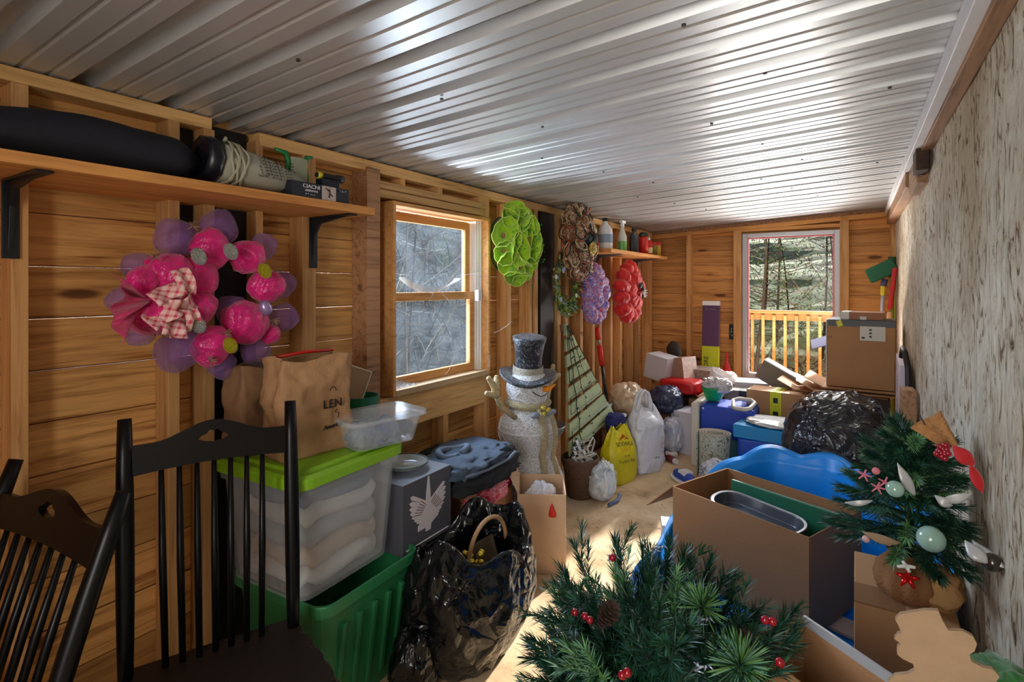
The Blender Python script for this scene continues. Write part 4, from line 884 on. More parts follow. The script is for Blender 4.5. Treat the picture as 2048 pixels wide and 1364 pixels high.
t=sheetbag('plastic_bag','white translucent plastic bag bunched inside the pale cardboard box','bag',(-1.40,2.475,.14),(.07,.085,.125),5,WBG,.35)
t=thing('red_tag','red cone shaped tag hanging at the pale box front','tag',(-1.30,2.385,.30)); q=MB(); q.lathe([(.035,0),(.036,.02),(.012,.075),(.004,.085)],10,sy=.3); obj('tag_body',q,mat('tag_red',(220,36,30),.5),t,smooth=True)
t.location=(-1.295,2.375,.29)
# box of bandanas behind
t=openbox('brown cardboard box of red bandanas under the folded jacket',(-1.66,2.16,0),R(8),.36,.34,.42,CARD,flaps=(('f',30),),flap_len=.12)
def clothblob(name,label,cat,c,r,seed,m,rot=0,amp=.22,group=None,ex=.7,sharp=2.2,parent=None):
    q=MB()
    def g(u,v):
        a=2*math.pi*u; b2=math.pi*(v*.998+.001); d=Vector((math.sin(b2)*math.cos(a),math.sin(b2)*math.sin(a),-math.cos(b2)))
        k=1+amp*fbm(d+Vector((seed,0,seed)),4,sharp)+amp*.6*(ridge(Vector((d.x*1.2+seed,d.y*3,d.z*2)),2,1.6)-.3); e=lambda s:math.copysign(abs(s)**ex,s)
        return Matrix.Rotation(rot,3,'Z')@Vector((e(d.x)*r[0]*k,e(d.y)*r[1]*k,max(0,r[2]+e(d.z)*r[2]*(k if d.z>0 else 1))))
    q.grid(g,52,26,cu=True)
    if parent: return obj(name,q,m,parent,smooth=True,loc=c)
    t=thing(name,label,cat,c,0,group); obj('folded_fabric',q,m,t,smooth=True); return t
pais,nt,b=newmat('red_bandana'); 
pais=stripe('red_bandana_print',[(196,20,40),(226,30,60),(236,150,170),(196,20,50),(220,40,70)],60)
clothblob('bandana','red paisley bandana cloth bunched in the brown box','cloth',(-1.53,2.15,.40),(.09,.15,.045),3,pais,.2,.4)
clothblob('bandana','bright pink cloth edge beside the red bandana','cloth',(-1.56,2.32,.41),(.06,.07,.04),7,mat('pink_cloth',(222,50,130),.7,bump=.2),.2,.4)
t=clothblob('jacket','black jacket lying under the grey denim shirt by the window','jacket',(-1.66,2.12,.487),(.24,.32,.065),12,mat('black_cloth',(28,30,34),.85,bump=.25,bscale=30),.1,.3)
t=clothblob('denim_shirt','folded blue grey denim shirt topping the clothes pile','shirt',(-1.59,2.06,.585),(.16,.26,.035),17,mat('denim_grey',(72,86,104),.85,bump=.3,bscale=40,var=.15),.15,.45)
q=MB(); q.tube([(-.02+.05*math.cos(a),-.06+.09*math.sin(a),.075+.01*math.sin(2*a)) for a in [i*.3 for i in range(21)]],.016,7); obj('collar',q,mat('denim_light',(96,110,130),.85,bump=.3),t,smooth=True)
q=MB(); q.tube([(.16,-.2,.03),(.175,-.05,.022),(.175,.12,.024),(.15,.22,.03)],.007,6); obj('hem',q,mat('denim_light2',(110,122,140),.85),t,smooth=True)
# black trash bag, open, with things inside
def openbag(name,label,c,rx,ry,h,seed,m,rim=.75,cat='bag',lean=(0,0),amp=.16,wrap=.0):
    t=thing(name,label,cat,c); q=MB()
    def f(u,v):
        a=2*math.pi*u
        if v<.78:
            s=v/.78; pr=(math.sin(math.pi*(.12+.62*s))**.6); z=h*s
        else:
            s=(v-.78)/.22; pr=(math.sin(math.pi*.74)**.6)*(1-.22*s); z=h*(1-.30*s*s)-.0
        d=Vector((math.cos(a),math.sin(a),z/h*1.4))
        k=1+amp*(ridge(Vector((d.x,d.y,d.z*.7))+Vector((seed,0,seed)),4,2.1)-.3)+amp*.5*fbm(d*1.0+Vector((0,seed,0)),2,1.6)+.05*math.sin(11*a+5*v+seed)*max(0,v-.4)
        zz=z*(1+.16*math.sin(2*a+seed)*v+.10*math.sin(5*a+seed*2)*v)
        return (rx*pr*k*math.cos(a)+lean[0]*z/h,ry*pr*k*math.sin(a)+lean[1]*z/h,max(.002,zz))
    q.grid(f,110,60,cu=True); q.lathe([(rx*.55,.003),(rx*.55,.006)],12); obj('bag_skin',q,m,t,smooth=True,solid=.0015); return t
t=openbag('trash_bag','open black plastic bag holding ornaments and a hoop beside emblem carton',(-1.275,1.71,0),.205,.31,.46,4,TRB)
q=MB(); q.tube([(0+.01,.03+.13*math.cos(a),.40+.13*math.sin(a)) for a in [i*.21 for i in range(0,16)]],.009,8); 
tt=thing('hoop','tan wooden hoop arching out of the open black bag','hoop',(-1.27,1.76,-.03)); obj('hoop_ring',q,mat('tan_wood',(196,152,108),.5),tt,smooth=True)
def pinecone(q,c,r,h,ax=(0,0,1),mi=0,rg=random.Random(2)):
    M=Vector(ax).to_track_quat('Z','X').to_matrix()
    for i in range(9):
        z=h*(i/9-.5); rr=r*math.sin(math.pi*(.12+.8*i/9)); n=8
        for k in range(n):
            a=2*math.pi*(k+.5*(i%2))/n; d=M@Vector((math.cos(a),math.sin(a),.35)); s=M@Vector((-math.sin(a),math.cos(a),0)); b_=Vector(c)+M@Vector((0,0,z))
            q.add([b_+s*rr*.25,b_+d*rr+s*rr*.22,b_+d*rr*1.15+M@Vector((0,0,rr*.12)),b_+d*rr-s*rr*.22,b_-s*rr*.25,b_+d*rr*.6-M@Vector((0,0,rr*.2))],[(0,1,2,3,4),(0,1,5),(1,2,5),(2,3,5),(3,4,5)],mi)
CONE=mat('pinecone_brown',(84,60,50),.8)
q=MB(); pinecone(q,(0,0,.05),.028,.11,(.1,.2,1)); tt=thing('pinecone','brown pinecone standing in the mouth of the black bag','pinecone',(-1.33,1.63,.33)); obj('scales',q,CONE,tt)
tt=thing('bead_garland','gold bead ornament cluster inside the open black bag','ornament',(-1.25,1.68,.31))
for k in range(14):
    q=MB(); q.ball((.03*math.cos(k*2.4)*(k/14+.3),.035*math.sin(k*2.4)*(k/14+.3),.008*k),.014,10,7); obj('bead',q,mat('gold_metal',(206,180,60),.22,metal=.8),tt,smooth=True)
tt=thing('picture','small framed brown picture tucked in the black bag','picture',(-1.29,1.80,.29)); q=MB(); q.box((0,0,.06),(.006,.12,.10),rot=(R(8),R(-14),R(-20))); obj('panel',q,mat('picture_brown',(96,80,60),.6,var=.4,vscale=20),tt)
t=clothblob('trash_bag','second black bag slumped on the floor behind the open bag','bag',(-1.315,1.42,0),(.075,.09,.12),22,TRB,.3,.3)
# ---------------------------------------------------------------- snowman
SB=Vector((-1.66,2.77,0)); SSC=(1.05,1.05,.985)
t=thing('snowman','white wire mesh snowman with black top hat and gold scarf','snowman',SB)
def meshyarn(name,c,bg):
    m,nt,b=newmat(name); N=nt.nodes; L=nt.links; tc=N.new('ShaderNodeTexCoord')
    v=N.new('ShaderNodeTexVoronoi'); v.feature='DISTANCE_TO_EDGE'; v.inputs['Scale'].default_value=85; v.inputs['Randomness'].default_value=1; L.new(tc.outputs['Object'],v.inputs[0])
    r=ramp(N,[(.0,c),(.10,c),(.2,bg),(1,bg)]); L.new(v.outputs['Distance'],r.inputs[0]); L.new(r.outputs[0],b.inputs['Base Color']); b.inputs['Roughness'].default_value=.7
    bp=N.new('ShaderNodeBump'); bp.invert=True; bp.inputs['Strength'].default_value=.8; bp.inputs['Distance'].default_value=.01; L.new(v.outputs['Distance'],bp.inputs['Height']); L.new(bp.outputs[0],b.inputs['Normal']); return m
YW=meshyarn('white_yarn_mesh',(232,232,234),(186,188,190)); YB2=stripe('black_fleck_felt',[(130,140,156),(12,14,20),(16,20,28),(12,15,20),(20,24,32),(150,160,176)],60)
q=MB(); q.lathe([(r_*1.16,z_) for r_,z_ in [(.15,.10),(.175,.14),(.178,.22),(.165,.32),(.135,.42),(.118,.455),(.125,.50),(.142,.56),(.14,.63),(.115,.70),(.088,.745),(.092,.78),(.104,.83),(.104,.88),(.085,.93),(.05,.95)]],36); obj('body',q,YW,t,smooth=True)
q=MB(); rs=random.Random(71)
prof_=[(.10,.175),(.14,.18),(.22,.182),(.32,.17),(.42,.14),(.455,.122),(.50,.129),(.56,.146),(.63,.144),(.70,.119),(.745,.092),(.83,.108),(.90,.10)]
def rad(z):
    for (z0,r0),(z1,r1) in zip(prof_,prof_[1:]):
        if z0<=z<=z1: return 1.16*(r0+(r1-r0)*(z-z0)/(z1-z0))
    return .116
for k in range(190):
    a=rs.uniform(0,6.28); z=rs.uniform(.11,.88); da=rs.uniform(-1.2,1.2); dz=rs.uniform(-.12,.12); P_=[]
    for s in range(7):
        aa=a+da*s/6; zz=min(.89,max(.105,z+dz*s/6)); P_.append((rad(zz)*math.cos(aa),rad(zz)*math.sin(aa),zz))
    q.tube(P_,.0022,4)
obj('yarn_strands',q,mat('white_yarn',(238,238,240),.7),t)
q=MB()
for z in (.105,.2,.32,.455,.6,.745): q.tube([(rad(z)*math.cos(a),rad(z)*math.sin(a),z) for a in [i*.2618 for i in range(24)]],.004,5,closed=True)
obj('wire_hoop',q,WHITE,t,smooth=True)
hat=Matrix.Translation((0,0,.925))@Matrix.Rotation(R(7),4,'X')@Matrix.Rotation(R(7),4,'Y')
q=MB(); q.grid(lambda u,v:(lambda a,r:hat@Vector((r*math.cos(a),r*math.sin(a)*1.0,.02*math.sin(2*a+.6)*v+(.012 if v<.01 else 0)-.0)))(2*math.pi*u,.08+.085*v),48,6,cu=True); obj('hat_brim',q,YB2,t,smooth=True,solid=.012)
q=MB(); q.lathe([(.082,.0),(.076,.06),(.078,.13),(.086,.19),(.098,.235),(.07,.245),(.0,.24)],32,hat,cap=False); HC=obj('hat_crown',q,YB2,t,smooth=True)
q=MB(); q.lathe([(.089,.006),(.087,.058),(.083,.062)],32,hat,cap=False); obj('hat_band',q,mat('glitter_cream',(206,196,178),.6,bump=.9,bscale=200,var=.2,vscale=90),HC,smooth=True)
face=Vector((1.0,-.35,0)).normalized(); side=Vector((-face.y,face.x,0))
q=MB(); p0=face*.112+side*.02+Vector((0,0,.855)); q.tube([p0,p0+face*.03+side*.012+Vector((0,0,.003)),p0+face*.05+side*.05+Vector((0,0,.03))],[.019,.017,.002],12); obj('nose',q,mat('orange_felt',(238,146,30),.6),t,smooth=True)
q=MB(); q.tube([face*math.sqrt(.126**2-(.06*s)**2)+side*(.06*s-.0)+Vector((0,0,.815+.03*s*s)) for s in (-1,-.6,-.2,.2,.6,1)],.0025,5); obj('mouth',q,BLKP,t,smooth=True)
for s in (-1,1): q=MB(); q.ball(face*.116+side*.03*s+Vector((0,0,.885)),.005,8,6); obj('eye',q,BLKP,t,smooth=True)
GSC=mat('gold_glitter_scarf',(196,180,142),.6,bump=.9,bscale=180,var=.2,vscale=80)
q=MB(); q.tube([((rad(.755)+.006)*math.cos(a),(rad(.755)+.006)*math.sin(a),.755+.006*math.sin(2*a)) for a in [i*.2618 for i in range(24)]],.022,8,closed=True); obj('scarf',q,GSC,t,smooth=True)
for s,zz,w_ in ((-.03,.22,.019),(.045,.36,.014)):
    q=MB(); q.tube([face*(rad(z)+.014)+side*(s*(1+.4*(.74-z)))+Vector((0,0,z)) for z in [.74-(.74-zz)*k/8 for k in range(9)]],w_,6); obj('scarf_tail',q,GSC,t,smooth=True)
for k in range(3): q=MB(); q.ball(face*(.145)+side*(.02*math.cos(k*2.1))+Vector((0,0,.735+.02*math.sin(k*2.1))),.016,12,9); obj('gold_bell',q,mat('gold_satin',(206,190,80),.35,metal=.5),t,smooth=True)
q=MB(); 
for s in (-1,1): q.ball(face*.138+side*.055*s+Vector((0,0,.715)),(.02,.05,.018),10,7)
obj('grey_bow',q,mat('grey_ribbon',(130,140,150),.6),t,smooth=True)
TW=mat('gold_rope_twig',(216,196,150),.7,bump=.9,bscale=120,var=.2,vscale=70)
def arm(base,pts_list,nm):
    q=MB()
    for pts in pts_list:
        P_=[base+Vector(p) for p in pts]; q.tube(P_,[.017]*(len(P_)-1)+[.014],8); q.ball(P_[-1],.0145,8,6)
    obj(nm,q,TW,t,smooth=True)
t.scale=SSC
def px2(px,py): p=at(px,py,X=-1.66)-SB; return Vector((p.x/SSC[0],p.y/SSC[1],p.z/SSC[2]))
arm(Vector((0,0,0)),[[px2(1030,835),px2(1003,815),px2(995,795),px2(985,768),px2(978,757)],[px2(994,792),px2(985,789),px2(974,787)],[px2(994,785),px2(993,770),px2(993,755)]],'twig_arm')
arm(Vector((0,0,0)),[[px2(1070,815),px2(1095,795),px2(1100,765),px2(1106,732)],[px2(1100,768),px2(1112,752),px2(1118,750)],[px2(1100,760),px2(1100,745)]],'twig_arm')
q=MB()
for k in range(4): a=R(45+90*k); q.tube([(.14*math.cos(a),.14*math.sin(a),0),(.14*math.cos(a),.14*math.sin(a),.11)],.004,6)
obj('wire_leg',q,WHITE,t)
# grey metal bowl behind
t=thing('bowl','grey metal bowl resting behind the snowman by wall','bowl',(-1.76,3.14,.40)); q=MB(); q.lathe([(.06,0),(.10,.03),(.14,.09),(.15,.12),(.145,.12),(.135,.09),(.095,.035),(.0,.008)],32,cap=False); obj('bowl_shell',q,mat('galvanised',(150,156,164),.35,metal=.6,var=.1),t,smooth=True)
t=thing('storage_crate','brown wooden crate under the grey metal bowl','crate',(-1.77,3.12,0)); q=MB(); q.span((-.10,-.10,0),(.10,.10,.398)); obj('crate_body',q,W_old,t,bevel=.003)
# ---------------------------------------------------------------- wooden slat tree
a_top=at(1120,643,X=-1.885); a_bl=at(1142,898,X=-1.66); a_br=at(1226,838,X=-1.66)
t=thing('slat_tree','pale green wooden slat Christmas tree with string lights against the studs','christmas tree',(-1.66,(a_bl.y+a_br.y)/2,0))
O=t.location.copy(); PG=mat('pale_green_paint',(176,190,146),.75,var=.12,vscale=18,bump=.15,bscale=30)
def tp(u,v):
    """u across 0..1, v height 0..1 on the leaning triangle"""
    H=a_top.z-.27; yc=O.y-.02; half=.40*(1-v); ytop=a_top.y+.05
    x=-1.66+(-1.885+1.66)*v+.0; y=(yc-half+2*half*u)*(1)+(ytop-yc)*v; return Vector((x,y,.27+H*v))-O
nsl=8
for k in range(nsl):
    v0=(k+.03)/nsl; v1=min(.985,(k+.93)/nsl-.02); 
    A_,B_,C_,D_=tp(0,v0),tp(1,v0),tp(1,v1),tp(0,v1); tl=.10*(1-v0)
    B_.z+=.0; q=MB(); nrm=Vector((.018,0,.004)); tw=Vector((0,0,.12*(1-v0)))
    q.add([A_,B_+tw,C_+tw,D_,A_+nrm,B_+tw+nrm,C_+tw+nrm,D_+nrm],[(3,2,1,0),(4,5,6,7),(0,1,5,4),(1,2,6,5),(2,3,7,6),(3,0,4,7)]); obj('slat',q,PG,t,bevel=.002)
q=MB(); q.tube([tp(.5,0)-Vector((.02,0,.27)),tp(.5,.97)-Vector((.02,0,0))],.018,4); obj('back_batten',q,W_old,t)
q=MB(); WIRE=mat('green_wire',(20,44,28),.5); rs=random.Random(81)
for cidx in range(3):
    u0=.18+.3*cidx; P_=[tp(.5+(u0-.5)*(.9)+.02*math.sin(k*1.3+cidx),min(.97,k/26))+Vector((.028,0,0)) for k in range(26)]
    q.tube(P_,.003,4)
    for p in P_[::2]: d=Vector((.01,rs.uniform(-.03,.03),rs.uniform(-.02,.02))); q.tube([p,p+d],[.003,.005],5)
P_=[]
for k in range(9):
    v=min(.96,(k+.5)/8.6); P_+= [tp(0.02,v)+Vector((.03,0,0)),tp(.5,v)+Vector((.03,0,.05*(1-v))),tp(.98,v)+Vector((.03,0,.11*(1-v)))][::(1 if k%2 else -1)]
q.tube(P_,.0035,4); obj('string_lights',q,WIRE,t)
# ---------------------------------------------------------------- planter bucket
t=thing('planter','brown woven planter bucket holding cords and black white tile','planter',(-1.60,3.37,0))
q=MB(); q.lathe([(.085,0),(.09,.01),(.115,.20),(.125,.24),(.132,.245),(.132,.27),(.122,.27),(.118,.24),(.08,.012)],32); obj('planter_body',q,mat('woven_brown',(116,88,66),.8,bump=.8,bscale=70,var=.25,vscale=60,stretch=(1,1,3)),t)
q=MB(); rs=random.Random(91)
for k in range(5): q.tube([(rs.uniform(-.1,.1),rs.uniform(-.1,.1),.24+.05*math.sin(j+k)+.02*k) for j in range(7)],.006,6)
q.tube([(.05,.06,.26),(.06,.11,.36),(.07,.05,.40),(.06,-.01,.34),(.06,.03,.26)],.007,6)
obj('white_cord',q,mat('cord_white',(206,204,190),.5),t,smooth=True)
t2=thing('mosaic_panel','black and white checked panel stuck in planter bucket','panel',(-1.62,3.37,.18))
m,nt,b=newmat('checker_tile'); N=nt.nodes; L=nt.links; tc=N.new('ShaderNodeTexCoord'); ck=N.new('ShaderNodeTexChecker'); ck.inputs['Scale'].default_value=26; ck.inputs[1].default_value=srgb((226,226,226)); ck.inputs[2].default_value=srgb((24,28,34)); L.new(tc.outputs['Object'],ck.inputs[0]); L.new(ck.outputs[0],b.inputs['Base Color'])
q=MB(); q.box((.02,0,.10),(.012,.17,.16),rot=(R(30),R(-25),0)); obj('panel_board',q,m,t2)
# bags on the floor past the planter
t=sheetbag('plastic_bag','small blue and white drawstring plastic bag before the planter','bag',(-1.40,3.42,0),(.08,.10,.12),9,stripe('bluewhite_bag',[(206,214,222),(214,220,224),(184,200,212),(222,226,226),(208,208,176),(196,208,216)],5),.35)
t.location=(-1.45,3.40,0)
q=MB(); q.tube([(.06,.0,.08),(.09,.03,.14),(.07,-.02,.22),(.03,-.06,.30),(.0,-.03,.26),(.08,.05,.18),(.1,-.04,.10)],.004,6); obj('drawstring',q,mat('cord_white',(206,204,190),.5),t,smooth=True)
q=MB(); q.tube([(.09,-.10,.012),(.11,.0,.012),(.09,.10,.014)],.013,8); obj('blue_base_roll',q,mat('slate_blue',(96,110,140),.5),t,smooth=True)
from mathutils.bvhtree import BVHTree
def decal(o,target,dirn,off=.0015):
    """lay lettering onto the surface of the bag it is printed on"""
    bpy.context.view_layer.update()
    tm=target.matrix_world; bv=BVHTree.FromPolygons([tm@v.co for v in target.data.vertices],[p.vertices[:] for p in target.data.polygons])
    M=o.matrix_world; Mi=M.inverted(); d=Vector(dirn).normalized()
    for v in o.data.vertices:
        w=M@v.co; h=bv.ray_cast(w+d*.5,-d)
        if h[0]: v.co=Mi@(h[0]+d*off)
def slabbag(name,label,c,w,d,h,rz,seed,m,pinch=.55,top=.6,amp=.12,cat='bag'):
    t=thing(name,label,cat,c,rz); q=MB()
    def f(u,v):
        a=2*math.pi*u; e=lambda s:math.copysign(abs(s)**.62,s); k0=max(0,v-pinch)/(1-pinch)
        base=min(1,.86+v*1.2); ww=w/2*base*(1-k0**1.5*(1-top)); dd=d/2*base*(1-k0**1.3*.85)
        n=Vector((math.cos(a)*1.5+seed,math.sin(a)*1.5,v*h*6)); k=1+amp*fbm(n,3)+amp*.8*(ridge(n,3,1.5)-.3)
        return (e(math.cos(a))*ww*k,e(math.sin(a))*dd*k,h*v+.02*k0*math.sin(5*a+seed))
    q.grid(f,72,40,cu=True); q.add([(w*.4*math.cos(a),d*.4*math.sin(a),.004) for a in [i*.628 for i in range(10)]],[tuple(range(10))[::-1]])
    o=obj('bag_skin',q,m,t,smooth=True,solid=.001); return t,o
YEL=plasticmat('yellow_bag_plastic',(222,206,30),.3,1,9,.5)
t,bo=slabbag('plastic_bag','yellow printed plastic bag of salt pellets on the floor',(-1.48,3.78,0),.30,.16,.40,R(72),14,YEL,pinch=.5,top=.55)
DKB=mat('dark_blue_print',(30,32,60),.6); ORP=mat('orange_print',(226,130,30),.6)
for k,(txt,sz,z,m_) in enumerate([('SIDEWALK',.040,.285,DKB),('SAFE T',.036,.245,ORP),('Blended',.020,.205,DKB),('Traction Melt',.034,.165,DKB)]):
    o=writing('printed_text',txt,sz,m_,t,(0,-.2,z),(R(90),R(5),0),ext=0,sx=.95); decal(o,bo,(math.sin(R(72)),-math.cos(R(72)),.0))
q=MB(); q.prism([(-.05,0),(.05,0),(0,.04)],.0005,Matrix(((1,0,0,0),(0,0,-1,-.2),(0,1,0,.315),(0,0,0,1)))); decal(obj('printed_triangle',q,ORP,t),bo,(math.sin(R(72)),-math.cos(R(72)),0))
t2=clothblob('blue_cloth','dark blue bundle with white cap above the yellow bag','cloth',(-1.575,3.95,.33),(.07,.10,.06),5,mat('royal_cloth',(24,34,110),.6,bump=.3),.2,.3)
q=MB(); q.lathe([(.025,0),(.025,.02)],14,Matrix.Translation((.04,.07,.09))); obj('white_cap',q,CW,t2,bevel=.003)
t2=thing('storage_crate','low crate supporting the dark blue bundle by the wall','crate',(-1.56,3.98,0)); q=MB(); q.span((-.055,-.05,0),(.055,.05,.328)); obj('crate_body',q,W_old,t2,bevel=.003)
t,bo=slabbag('grocery_bag','tall white plastic grocery bag with looped handles on the floor',(-1.40,4.12,0),.29,.20,.50,R(60),24,WBG,pinch=.72,top=.62,amp=.14)
q=MB()
for s in (1,-1):
    q.tube([(-.085,.012*s,.46),(-.075,.02*s,.53),(-.05,.02*s,.60),(-.015,.018*s,.625),(.02,.02*s,.60),(.04,.02*s,.53),(.05,.012*s,.46)],[.026,.018,.014,.013,.014,.018,.026],8)
obj('handle_loop',q,WBG,t,smooth=True)
PNK=mat('pink_print',(216,110,140),.6); o=scrawl('printed_text',7,.05,PNK,t,(.10,-.2,.26),(R(90),R(-84),0)); decal(o,bo,(math.sin(R(60)),-math.cos(R(60)),0)); o=scrawl('printed_text',3,.03,TXT,t,(.04,-.2,.12),(R(90),0,0)); decal(o,bo,(math.sin(R(60)),-math.cos(R(60)),0))
# shovel
tp_=at(1194,655,X=-1.885); bt_=Vector((-1.74,4.19,.45)); dsh=(tp_-bt_)
t=thing('shovel','black shovel with red grips leaning on the studs','shovel',(bt_.x,bt_.y,0)); O=t.location.copy()
def sp(k): return bt_+dsh*k-O
q=MB(); q.tube([sp(0),sp(.62)],.014,10); obj('shaft',q,BLKP,t,smooth=True)
q=MB(); q.tube([sp(.50),sp(.76)],.024,12); obj('grip',q,mat('grip_red',(212,36,22),.5),t,smooth=True)
q=MB(); q.tube([sp(.76),sp(.86)],.008,8); obj('neck',q,mat('steel',(150,150,150),.4,metal=.7),t,smooth=True)
q=MB(); q.tube([sp(.84),sp(1.0)],.02,12); obj('grip',q,mat('grip_red',(212,36,22),.5),t,smooth=True)
q=MB(); q.grid(lambda u,v:(.0+.03*math.sin(math.pi*u)+.06*v,-.11+.22*u+.05*v,.47-.45*v),12,12); obj('blade',q,BLKP,t,smooth=True,solid=.004)
for k,s_ in enumerate(('m','n')): pass
writing('wall_marking','rm',.07,mat('marker',(90,50,30),.8),wall_left,(XL+.0015,4.075,1.05),(R(90),0,R(90)))
# ---------------------------------------------------------------- leaning against the end wall
t=thing('flooring_carton','tall purple and lime flooring carton leaning on the end wall','carton',(-1.265,5.74,.0))
t.rotation_euler=(R(-3),0,0)
q=MB(); q.span((-.08,-.03,.0),(.085,.03,.82)); obj('lime_end',q,mat('lime_carton',(196,206,24),.5),t,bevel=.002)
q=MB(); q.span((-.08,-.03,.82),(.085,.03,1.27)); obj('purple_end',q,mat('purple_carton',(84,50,86),.5),t,bevel=.002)
q=MB(); q.span((-.081,-.031,1.24),(.086,.031,1.285)); obj('white_cap',q,WHITE,t)
writing('printed_text','SMARTCORE',.062,TXT,t,(-.035,-.032,.54),(R(90),R(-90),0),ext=.001); scrawl('printed_text',6,.04,TXT,t,(.02,-.032,.55),(R(90),R(-90),0)); scrawl('printed_text',10,.016,mat('lilac_print',(170,140,170),.6),t,(0,-.032,1.20),(R(90),0,0))
t=thing('funnel','red funnel shaped bottle hanging beside the end wall stud','funnel',(-1.115,5.82,.42))
q=MB(); q.lathe([(.075,0),(.078,.02),(.05,.15),(.014,.24),(.012,.34)],20,sy=.5); obj('funnel_body',q,mat('red_funnel',(200,34,40),.45),t,smooth=True)
scrawl('printed_text',4,.03,WPR,t,(0,-.036,.07),(R(76),0,0)); 
t=thing('wall_tag','black printed tag stuck on the end wall','tag',(-1.10,5.985,.96)); q=MB(); q.span((-.022,-.004,-.08),(.022,0,.08)); obj('tag_body',q,TXT,t); scrawl('printed_text',5,.03,WPR,t,(0,-.005,0),(R(90),R(-90),0))
# ---------------------------------------------------------------- heap by the end wall, left
def cuboid(name,label,cat,c,s,m,rz=0,rot=None,part='carton',bev=.003):
    t=thing(name,label,cat,c,rz,rot=rot); q=MB(); q.span((-s[0]/2,-s[1]/2,0),(s[0]/2,s[1]/2,s[2])); obj(part,q,m,t,bevel=bev); return t
cuboid('storage_carton','brown carton at the floor of the heap in the far left corner','carton',(-1.62,5.45,0),(.5,.55,.36),CARD)
cuboid('storage_carton','second brown carton low in the heap by the end wall','carton',(-1.10,5.45,0),(.48,.55,.38),CARD,R(2))
t=cuboid('product_box','navy box with white barcode label behind the fan carton','box',(-1.50,4.98,.29),(.27,.24,.16),mat('navy_box',(34,42,72),.5),R(14))
q=MB(); q.span((-.02,-.1215,.03),(.10,-.12,.085)); obj('barcode_label',q,LBW,t)
cuboid('storage_carton','low brown carton under the navy labelled box','carton',(-1.50,4.98,0),(.3,.26,.288),CARD,R(14))
t=cuboid('product_box','navy and tan printed box behind the red pouch','box',(-1.33,5.35,.40),(.42,.28,.25),mat('navy_print_box',(30,38,84),.45),R(-4))
q=MB(); q.span((-.211,-.1412,.14),(.211,-.14,.251)); q.span((-.211,-.141,.25),(.211,.141,.252)); obj('tan_band',q,mat('tan_band',(150,132,120),.6,var=.25,vscale=30),t)
scrawl('printed_text',7,.055,DKB,t,(0.03,-.143,.20),(R(90),0,0)); scrawl('printed_text',3,.07,WPR,t,(.02,-.143,.085),(R(90),0,0)); scrawl('printed_text',7,.03,WPR,t,(.05,-.143,.03),(R(90),0,0))
t=cuboid('storage_carton','grey white square box tipped atop the heap','box',(-1.60,5.15,.55),(.23,.22,.23),mat('grey_white_box',(196,196,202),.6),R(-15)); t.rotation_euler=(0,R(10),R(-15))
t=cuboid('cardboard_box','small tan cardboard box with printed white side atop the heap','box',(-1.40,5.20,.56),(.21,.2,.20),mat('tan_box',(158,126,104),.8),R(-25)); t.rotation_euler=(0,R(-8),R(-24))
q=MB(); q.span((.1055,-.1,0),(.107,.1,.2)); obj('printed_side',q,mat('print_cream',(220,200,190),.6,var=.2,vscale=40),t)
t=thing('knit_hat','dark brown ball shaped hat resting behind the tan box','hat',(-1.52,5.36,.74)); q=MB(); puff(q,(0,0,.06),.085,77,fold=.15); obj('hat_body',q,mat('dark_brown_knit',(46,34,28),.9,bump=.5,bscale=40),t,smooth=True)
t=clothblob('red_pouch','bright red zip pouch between the boxes on the heap','pouch',(-1.35,5.02,.452),(.19,.13,.07),31,mat('red_vinyl',(196,22,26),.4,bump=.1),R(-6),.12,.0,)if 0 else clothblob('red_pouch','bright red zip pouch between the boxes on the heap','pouch',(-1.36,5.05,.455),(.18,.14,.065),31,mat('red_vinyl',(196,22,26),.4,bump=.1),R(-6),.10,None,.45)
TB=plasticmat('tan_bag_plastic',(206,178,146),.35,1,8,.7)
sheetbag('plastic_bag','tan knotted plastic bag behind the white grocery bag','bag',(-1.70,4.52,.30),(.13,.19,.14),33,TB,.28)
cuboid('storage_carton','brown carton under the tan knotted bag by the studs','carton',(-1.71,4.52,0),(.3,.34,.298),CARD)
NB=plasticmat('navy_bag_plastic',(40,52,84),.35,1,8,.6)
sheetbag('plastic_bag','dark navy plastic bag slumped beneath the red pouch','bag',(-1.43,4.80,.30),(.13,.13,.12),35,NB,.25)
q=MB(); q.tube([(-1.20+.06*math.cos(a)+.02*math.sin(2*a),5.02+.05*math.sin(a),.43+.05*math.sin(a*.5+.5)) for a in [i*.4 for i in range(22)]]+[(-1.20,4.92,.36),(-1.24,4.9,.30)],.006,6); setp(obj('extension_cord',q,mat('orange_cord',(220,90,50),.5),smooth=True),'orange power cord looped in front of navy printed box','cord')
